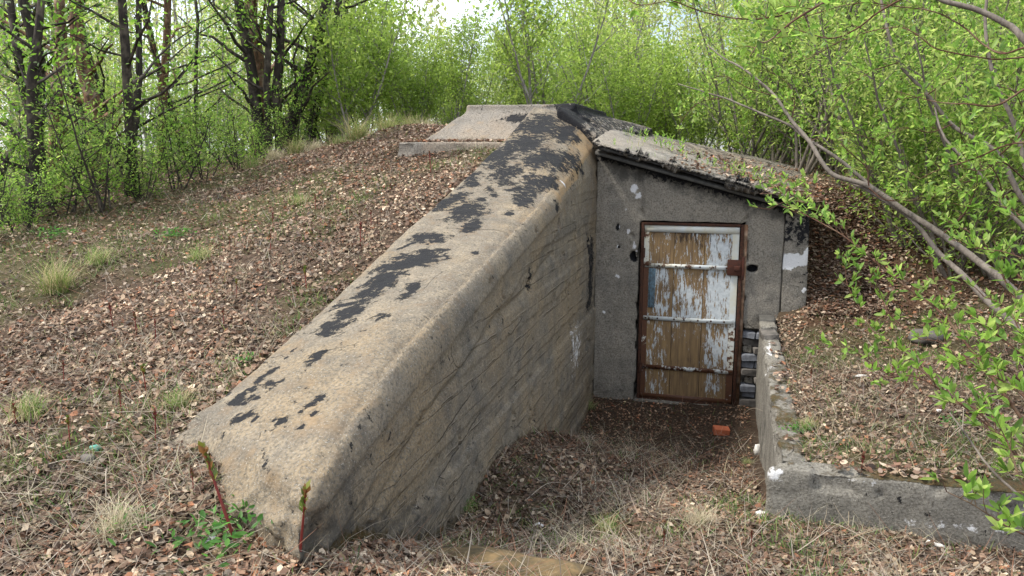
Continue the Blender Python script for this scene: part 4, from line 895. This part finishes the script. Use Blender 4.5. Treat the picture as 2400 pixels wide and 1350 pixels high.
def willow(name, label, stems, leafy, seed, spacing=.07, leaf=.045, rosette=7, twl=.11, bark='bark_willow', pal=GREENS, start=.1):
    """stems/leafy: lists of (pixel path, distance from/to, radius from/to)"""
    rg = np.random.default_rng(seed); root = None
    def mk(lst, wob):
        out = []
        for pix, d0, d1, ra, rb in lst:
            m_ = len(pix); dd = np.linspace(d0, d1, m_); P_ = np.array([at(px, py, d) for (px, py), d in zip(pix, dd)])
            S = smoothpath(P_, m_*5); S += np.cumsum(rg.normal(0, wob, S.shape), 0)*.3; out.append((S, np.linspace(ra, rb, len(S))))
        return out
    st = mk(stems, .004); lf = mk(leafy, .003)
    b = (st+lf)[0][0][0]; root = thing(name, label, 'willow', tuple(b), 0, 'willow boughs hanging in from the right'); off = np.array(b)
    for P_, r_ in st:
        V, F = tubes([(P_-off, r_)], 8); link('stem', mesh_np('stem', V, F, True), M[bark], root)
    TW, LP, LD, LS = branch_leaves(lf, rg, spacing, leaf, rosette, twl, start)
    for a, r_ in lf:
        V, F = tubes([(a-off, r_)], 6); link('branch', mesh_np('branch', V, F, True), M['bark_red'], root)
    V, F = tubes([(a-off, r_) for a, r_ in TW], 3); tag(link('twigs', mesh_np('twigs', V, F, True), M['bark_red'], root), kind='stuff')
    link('leaves', leafmesh('leaves', LP-off, LD, LS, pal, rg), M['leaf'], root)
    return root
willow('willow_shrub', 'long grey willow stem arching left over the side roof', [
    ([(2440, 745), (2344, 652), (2281, 604), (2209, 551), (2127, 498), (2036, 435), (1950, 405), (1897, 330), (1856, 281), (1819, 225), (1777, 184), (1732, 150), (1695, 131), (1657, 101)], 5.4, 7.6, .030, .005),
    ([(2119, 495), (2060, 452), (1965, 370), (1890, 322), (1856, 292), (1781, 259), (1710, 229), (1650, 210), (1590, 191)], 6.2, 7.4, .018, .004),
    ([(2430, 820), (2378, 763), (2310, 700), (2257, 643), (2200, 590), (2137, 512), (2045, 450), (1990, 425)], 5.2, 6.4, .028, .014)],
    [([(1856, 281), (1862, 230), (1840, 190), (1800, 165)], 6.8, 6.9, .006, .002), ([(1819, 225), (1760, 210), (1700, 180), (1660, 185)], 7, 7.2, .005, .002), ([(2036, 435), (2030, 390), (1985, 350), (1970, 330)], 6.2, 6.2, .006, .002), ([(1897, 330), (1980, 310), (2060, 330)], 6.6, 6.4, .005, .002),
     ([(1700, 229), (1640, 240), (1600, 280), (1590, 310)], 7.2, 7.4, .004, .002), ([(2209, 551), (2260, 500), (2290, 430), (2280, 380)], 5.9, 5.6, .006, .002), ([(2036, 440), (2080, 470), (2160, 470), (2240, 480)], 6, 5.8, .006, .002)], 1, .045, .06, 8, .16)
willow('willow_shrub', 'straight grey willow stem rising behind the arching one', [
    ([(2560, 640), (2470, 540), (2396, 465), (2343, 364), (2268, 318), (2231, 292), (2175, 221), (2107, 146), (2073, 30), (2060, -60)], 6.4, 7.2, .026, .010),
    ([(2480, 640), (2410, 545), (2359, 491), (2306, 420), (2231, 345), (2205, 307), (2190, 250)], 6.0, 6.6, .020, .006),
    ([(2580, 560), (2480, 470), (2420, 440), (2380, 300), (2330, 180), (2310, 60), (2320, -60)], 5.8, 6.2, .022, .010)],
    [([(2231, 292), (2180, 310), (2120, 300), (2060, 330)], 6.8, 6.6, .006, .002), ([(2175, 221), (2230, 180), (2260, 120)], 6.9, 6.6, .006, .002), ([(2107, 146), (2040, 170), (1980, 210), (1950, 260)], 7, 7, .006, .002), ([(2306, 420), (2250, 430), (2200, 450)], 6, 5.9, .006, .002),
     ([(2359, 491), (2330, 400), (2260, 330), (2250, 280)], 5.9, 5.6, .006, .002), ([(2400, 420), (2350, 380), (2300, 400), (2240, 390)], 5.7, 5.4, .006, .002), ([(2343, 364), (2400, 300), (2380, 220), (2340, 200)], 5.6, 5.3, .006, .002)], 2, .04, .062, 9, .18)
willow('willow_bough', 'willow bough arching across the top right corner', [
    ([(2500, 200), (2400, 94), (2362, 60), (2295, 26), (2212, 0), (2120, -40)], 3.9, 4.3, .018, .011)],
    [([(2480, 90), (2400, 112), (2347, 124), (2306, 105), (2250, 56), (2186, 26), (2100, 15), (2006, 8), (1905, 34), (1875, 50)], 3.9, 4.6, .0055, .0022),
     ([(2440, 130), (2344, 139), (2287, 135), (2194, 116), (2137, 75), (2085, 64), (1987, 90), (1930, 118), (1875, 146)], 4.1, 4.9, .005, .002),
     ([(2130, -10), (2062, 26), (2000, 71), (1942, 90), (1875, 71), (1840, 60)], 4.3, 4.6, .006, .002),
     ([(1990, -30), (1940, 0), (1880, 35), (1838, 64), (1800, 95), (1777, 101), (1755, 131)], 3.4, 3.2, .006, .002),
     ([(1900, -40), (1850, 30), (1781, 47), (1725, 47), (1642, 30), (1560, 0), (1500, -5)], 3.8, 3.7, .005, .002),
     ([(2400, 210), (2330, 250), (2260, 245), (2200, 240), (2100, 215)], 4.0, 4.4, .006, .002),
     ([(2440, 330), (2360, 340), (2290, 370), (2200, 400), (2160, 420)], 4.0, 4.4, .006, .002),
     ([(1460, -10), (1500, 10), (1560, 0)], 4, 3.8, .003, .002)], 3, .06, .058, 6, .11)
willow('willow_bough', 'red brown willow branch with fresh leaves hanging over the right terrace', [],
    [([(2440, 1040), (2378, 960), (2310, 864), (2257, 797), (2195, 724), (2113, 662), (2031, 594), (1960, 540), (1880, 500), (1830, 480)], 2.9, 4.2, .008, .002),
     ([(2100, 940), (2120, 900), (2060, 870), (1990, 820), (1920, 815)], 3.4, 3.7, .004, .0015),
     ([(2440, 700), (2380, 640), (2320, 600), (2260, 540), (2200, 520)], 3.4, 3.9, .004, .0015), ([(2257, 797), (2220, 740), (2190, 660), (2180, 600)], 3.5, 3.7, .004, .0015), ([(2120, 770), (2080, 730), (2060, 680), (2010, 640)], 3.6, 3.9, .003, .0015),
     ([(2310, 864), (2260, 850), (2210, 800), (2150, 790)], 3.2, 3.5, .003, .0015), ([(2430, 620), (2360, 590), (2290, 580), (2230, 560)], 3.3, 3.6, .003, .0015), ([(2440, 860), (2400, 800), (2360, 720), (2300, 690)], 3.0, 3.3, .004, .0015), ([(2440, 960), (2380, 880), (2330, 830), (2290, 800)], 2.9, 3.1, .004, .0015),
     ([(2330, 1010), (2230, 930), (2140, 880), (2080, 880), (2030, 870)], 3.1, 3.4, .004, .0015),
     ([(2195, 900), (2120, 830), (2060, 790), (2020, 730), (1985, 660), (1980, 600)], 3.4, 3.9, .004, .0015),
     ([(1930, 460), (1880, 450), (1820, 455), (1780, 455)], 4.4, 4.6, .005, .002), ([(1960, 520), (1900, 480), (1850, 470), (1800, 490)], 4.2, 4.5, .004, .002)], 4, .032, .046, 6, .09)
willow('willow_bough', 'willow spray with large near leaves along the lower right edge', [
    ([(2460, 1250), (2400, 1170), (2330, 1100), (2281, 1028), (2233, 965)], 2.6, 3.0, .006, .003)],
    [([(2480, 760), (2400, 720), (2350, 640), (2330, 560)], 3.2, 3.6, .006, .002), ([(2480, 900), (2390, 830), (2340, 790), (2290, 760)], 3, 3.2, .005, .002), ([(2470, 1000), (2400, 930), (2360, 900), (2310, 870), (2250, 830)], 2.8, 3.1, .005, .002),
     ([(2480, 1130), (2400, 1080), (2340, 1020), (2290, 960), (2240, 940)], 2.6, 2.9, .005, .002), ([(2480, 1290), (2370, 1235), (2290, 1185), (2220, 1150)], 2.3, 2.4, .004, .0015),
     ([(2480, 1240), (2400, 1140), (2360, 1040), (2330, 1010)], 2.5, 2.7, .004, .0015), ([(2440, 560), (2380, 500), (2330, 480)], 3.4, 3.6, .004, .0015)], 5, .032, .056, 7, .09)
# bushes that fill the right side behind the stems
RS = 'willow bushes on the right bank'
wb = [make_tree('bank_willow', 'fresh green willow bush with grey leaning stems on the right bank', 'bush', RS, 500+i, M['bark_willow'], GREENS+PALEG[:2], .062, False, h=2.8+.5*i, stems=5, nbr=12, brlen=.36, r0=.024, twigs=5, start=.08, leafn=100, leafspread=.20, upward=.8, spread=.45, wob=.08) for i in range(3)]
for i, (u, d) in enumerate(((.50, 7.9), (.43, 8.8), (.36, 10.0), (.56, 7.4), (.29, 11.0), (.63, 9.2), (.62, 7.2), (.56, 8.6), (.68, 8.2), (.47, 9.6), (.60, 10.2), (.40, 10.6), (.52, 11.2), (.66, 11.5), (.33, 11.4), (.74, 9.6), (.45, 12.2), (.58, 12.6))):
    x, y = fwd(d, u); place(wb[i % 3], x, y, i*2.1, .8+.1*(i % 3))

# ------------------------------------------------------------------ shoots, herbs, tufts, stalks
def make_shoot(seed, h, bright):
    rg = np.random.default_rng(seed); n = 6; t = np.linspace(0, 1, n); ax = np.stack([rg.normal(0, .1)*h*t, rg.normal(0, .1)*h*t, h*t-.01], 1)
    V, F = tubes([(ax, .0035*(1-.6*t)+.001)], 5); red = np.tile(np.array([[.20, .035, .03]]), (len(V), 1))
    root = thing('red_shoot', 'x', 'shoot', (0, 0, 0), 0); me = mesh_np('stalk', V, F, True, red); link('stalk', me, M['shoot'], root)
    m_ = 26; q = rg.uniform(.55, 1, m_)**.7; pos = np.stack([np.interp(q, t, ax[:, c_]) for c_ in range(3)], 1); az = rg.uniform(0, 6.28, m_)
    D = np.stack([np.cos(az)*.5, np.sin(az)*.5, 1.0+0*az], 1)
    pal = [(.16, .17, .03), (.19, .09, .03), (.10, .14, .03)] if bright else [(.16, .03, .03), (.13, .05, .03), (.10, .07, .03)]
    me = leafmesh('shoot_leaves', pos, D, rg.uniform(.016, .034, m_), pal, rg, True)
    for v in (): pass
    link('shoot_leaves', me, M['shoot'], root); return root
shoots = [make_shoot(i, .16+.03*i, i % 2) for i in range(4)]
SP = [(285, 975, 0), (165, 1050, 1), (365, 1045, 2), (455, 1165, 0), (560, 1292, 3), (700, 1322, 3), (525, 770, 0), (365, 800, 2), (320, 785, 0), (265, 770, 2), (555, 700, 1), (720, 690, 1), (635, 590, 0), (540, 590, 0), (495, 680, 0), (845, 580, 2), (870, 530, 0), (980, 400, 0), (1010, 405, 2), (740, 490, 0), (640, 540, 2), (150, 905, 2), (345, 930, 1), (40, 1010, 0), (1555, 1290, 0), (2010, 1180, 2), (2090, 890, 2), (1900, 900, 0), (1760, 1290, 0)]
used = set()
where = {0: 'red stemmed young shoot', 1: 'yellow green tipped young shoot', 2: 'dark red young shoot', 3: 'tall olive tipped shoot'}
near = lambda x, y: ('at the near end of the wing wall' if 400 < x < 760 and y > 1100 else 'in the leaf litter of the ramp foreground' if x > 1300 and x < 1800 else 'on the right terrace' if x > 1800 else 'low on the left bank' if y > 850 else 'halfway up the left bank' if y > 560 else 'high on the left mound')
for i, (px, py, v) in enumerate(SP):
    p = on_ground(px, py); z = gz1(p[0], p[1])
    if v in used: o = dup(shoots[v], (p[0], p[1], z), i*1.3, (.5+.3*((i*5) % 7)/7)*(1.9 if v == 3 else 1.15))
    else: used.add(v); o = shoots[v]; o.location = (p[0], p[1], z); o.rotation_euler = (0, 0, i); o.scale = ((1.5 if v == 3 else .7),)*3
    if v == 3: side_ = ', left' if px < 650 else ', right'
    elif (px, py) == (165, 1050): side_ = ', beside the green ball'
    else: side_ = '' if px > 1300 else ', near the concrete' if py < 850 and px > 600 else ', leftmost' if px < 290 else ', mid slope' if px < 500 else ''
    o['label'] = f'{where[v]} {near(px, py)}{side_}'; o['group'] = f'{where[v]}s {near(px, py)}'
# grass tufts with green tops over bleached thatch
def make_tuft(seed, n, L, pal, lean=(.3, 1.1)):
    global rng
    rs = np.random.default_rng(seed); pos = np.stack([rs.normal(0, .035, n), rs.normal(0, .035, n), 0*rs.random(n)], 1)
    Nn = np.stack([rs.normal(0, .35, n), rs.normal(0, .35, n), np.ones(n)], 1); Nn /= np.linalg.norm(Nn, axis=1)[:, None]
    return blades(pos, Nn, rs.uniform(L*.4, L, n), rs.uniform(.002, .004, n), rs.uniform(*lean, n), np.array(pal)[rs.integers(0, len(pal), n)]*rs.uniform(.8, 1.2, (n, 1)), 'grass_tuft', 4)
gt = [make_tuft(1, 420, .34, [(.16, .22, .05), (.42, .36, .20), (.36, .30, .17), (.12, .18, .04)]), make_tuft(2, 200, .18, [(.14, .22, .05), (.40, .35, .2)]), make_tuft(3, 260, .2, [(.46, .41, .29), (.36, .31, .21)])]
for px, py, v, s, lab in ((130, 690, 0, 1.3, 'large grass tuft with bleached straw skirt on the left bank'), (70, 985, 1, 1.1, 'green grass tuft low at the left edge'), (285, 1260, 2, 1, 'pale grass tuft at the bottom left'),
        (1640, 1235, 2, .9, 'pale straw tuft in the middle of the ramp'), (420, 960, 1, .8, 'green and straw tuft near the wing wall end'), (700, 480, 1, 1, 'grass tuft high on the left slope'), (1420, 1255, 1, .8, 'small green tuft in the ramp foreground'),
        (1890, 1010, 1, .7, 'green tuft just behind the retaining wall corner'), (1100, 1200, 1, .7, 'green tuft against the foot of the wing wall'), (1380, 960, 1, .9, 'green tuft in the corner where wing wall meets the door wall'),
        (900, 300, 0, .9, 'dry tuft on the crest of the mound'), (470, 610, 1, 1.1, 'green tuft in the shade on the left slope'), (230, 620, 1, 1.4, 'green tuft behind the largest tuft'), (1750, 1090, 1, .5, 'sparse tuft at the inner side of the retaining wall')):
    p = on_ground(px, py); o = link('grass_tuft', gt[v], M['grass']); o.location = (p[0], p[1], gz1(p[0], p[1])); o.rotation_euler = (0, 0, px); o.scale = (s,)*3; tag(o, lab, 'grass tuft')
for i, (px, py, d) in enumerate(((690, 300, 10.9), (735, 298, 10.6), (790, 292, 10.9), (835, 290, 10.4), (870, 286, 10.8), (930, 284, 10.5), (965, 284, 10.9), (1000, 284, 10.7), (1035, 284, 11.2), (905, 296, 10.2), (640, 320, 10.5), (590, 330, 10.2))):
    p = at(px, py, d); o = link('crest_tuft', gt[(0, 2, 1)[i % 3]], M['grass']); o.location = (p[0], p[1], gz1(p[0], p[1])); o.rotation_euler = (0, 0, i*1.1); o.scale = (1.2+.15*(i % 4),)*3
    tag(o, 'dry grass tuft on the skyline of the mound left of the top slab', 'grass tuft', 'dry grass tufts along the crest of the mound')
rp_ = leafmesh('roof_sprig', np.array([(0.004*np.cos(a*2.4), .004*np.sin(a*2.4), .02+.012*a) for a in range(12)]), np.array([(np.cos(a*2.4), np.sin(a*2.4), 1.1) for a in range(12)]), np.full(12, .05), GREENS, np.random.default_rng(3), False)
for i in range(24):
    x = .2+1.9*((i*.618) % 1); y = -.2+1.0*((i*.377) % 1)**1.5
    o = link('roof_sprig', rp_, M['leaf']); o.location = (x, y, roofz(x, y)); o.rotation_euler = (.1*(i % 3), 0, i*.9); o.scale = (.45+.22*(i % 4),)*3
    tag(o, 'small green sprig growing out of the mossy annex roof', 'plant', 'green sprigs growing on the annex roof')
# green herbs
rs = np.random.default_rng(9)
def make_herb(seed, n, r, h, size):
    rs = np.random.default_rng(seed); pos = np.stack([rs.normal(0, r, n), rs.normal(0, r, n), rs.uniform(.2, 1, n)*h], 1); D = np.stack([rs.normal(0, 1, n), rs.normal(0, 1, n), rs.normal(.4, .4, n)], 1)
    return leafmesh('herb', pos, D, rs.uniform(size*.6, size*1.2, n), [(.06, .17, .03), (.09, .22, .04), (.05, .13, .025)], rs, False)
hb = [make_herb(i, 90, .06, .07, .032) for i in range(3)]
for i, (px, py, s, lab) in enumerate(((500, 1300, 1.5, 'bright green herb patch at the bottom left of the wing wall'), (555, 1225, 1.0, 'green herbs against the near end of the wing wall'), (590, 1180, .8, 'light moss green herbs under the wing wall corner'), (1080, 1200, .9, 'broad green herb at the right foot of the wing wall'),
        (300, 1240, .8, 'green herbs low in the left corner'), (410, 560, 1.2, 'shaded green herbs on the left slope'), (130, 560, 1.4, 'green herbs below the left trees'), (580, 850, .6, 'bright herb beside the wing wall edge'), (2230, 1000, .8, 'grey green herbs on the right terrace'), (1870, 1020, .8, 'fresh herbs near the mossy wall corner'))):
    p = on_ground(px, py); o = link('herb', hb[i % 3], M['leaf']); o.location = (p[0], p[1], gz1(p[0], p[1])); o.rotation_euler = (0, 0, i); o.scale = (s,)*3; tag(o, lab, 'herb', kind='stuff')
o = link('roof_grass', blades(P_, Nr/np.linalg.norm(Nr, axis=1)[:, None], rng.uniform(.03, .11, n_r), rng.uniform(.003, .007, n_r), rng.uniform(.2, .8, n_r), np.array([(.16, .26, .05), (.22, .31, .07), (.30, .28, .12)])[rng.integers(0, 3, n_r)], 'roof_grass'), M['grass'])
tag(o, 'thin green weeds rooted in the annex roof', 'weeds', kind='stuff')
# long dry stalks
SK = [((200, 978), (470, 980), 0), ((190, 1222), (345, 1218), 0), ((940, 1240), (1060, 1320), .05), ((300, 1180), (560, 1270), .02), ((1810, 1140), (1950, 1085), .12), ((1965, 1230), (2065, 1075), .1), ((1920, 1220), (2100, 1330), .02), ((2210, 1050), (2290, 1005), .05), ((1730, 985), (1850, 965), .06), ((1745, 1290), (1850, 1215), .03), ((1350, 1250), (1480, 1290), .02), ((1820, 850), (2000, 960), .05), ((100, 1100), (240, 1110), .02), ((250, 1200), (255, 1110), .05), ((1500, 1110), (1600, 1090), .02), ((1230, 1180), (1330, 1140), .04), ((820, 1290), (960, 1275), .04)]
for i, (a, b, lift) in enumerate(SK):
    A_, B_ = on_ground(*a), on_ground(*b)
    if np.linalg.norm(A_-B_) > 1.5: B_ = A_+(B_-A_)*(1.5/np.linalg.norm(A_-B_))
    mid = (A_+B_)/2+np.array((0, 0, lift+.03)); S = smoothpath([A_+(0, 0, .015), mid, B_+(0, 0, .02)], 9); V, F = tubes([(S-A_, np.linspace(.0028, .0012, 9))], 5)
    o = link('dry_stalk', mesh_np('dry_stalk', V, F, True), M['cork']); o.location = A_
    tag(o, 'thin bleached dry stalk lying across the ground litter', 'stalk', 'long dry stalks lying on the ground')
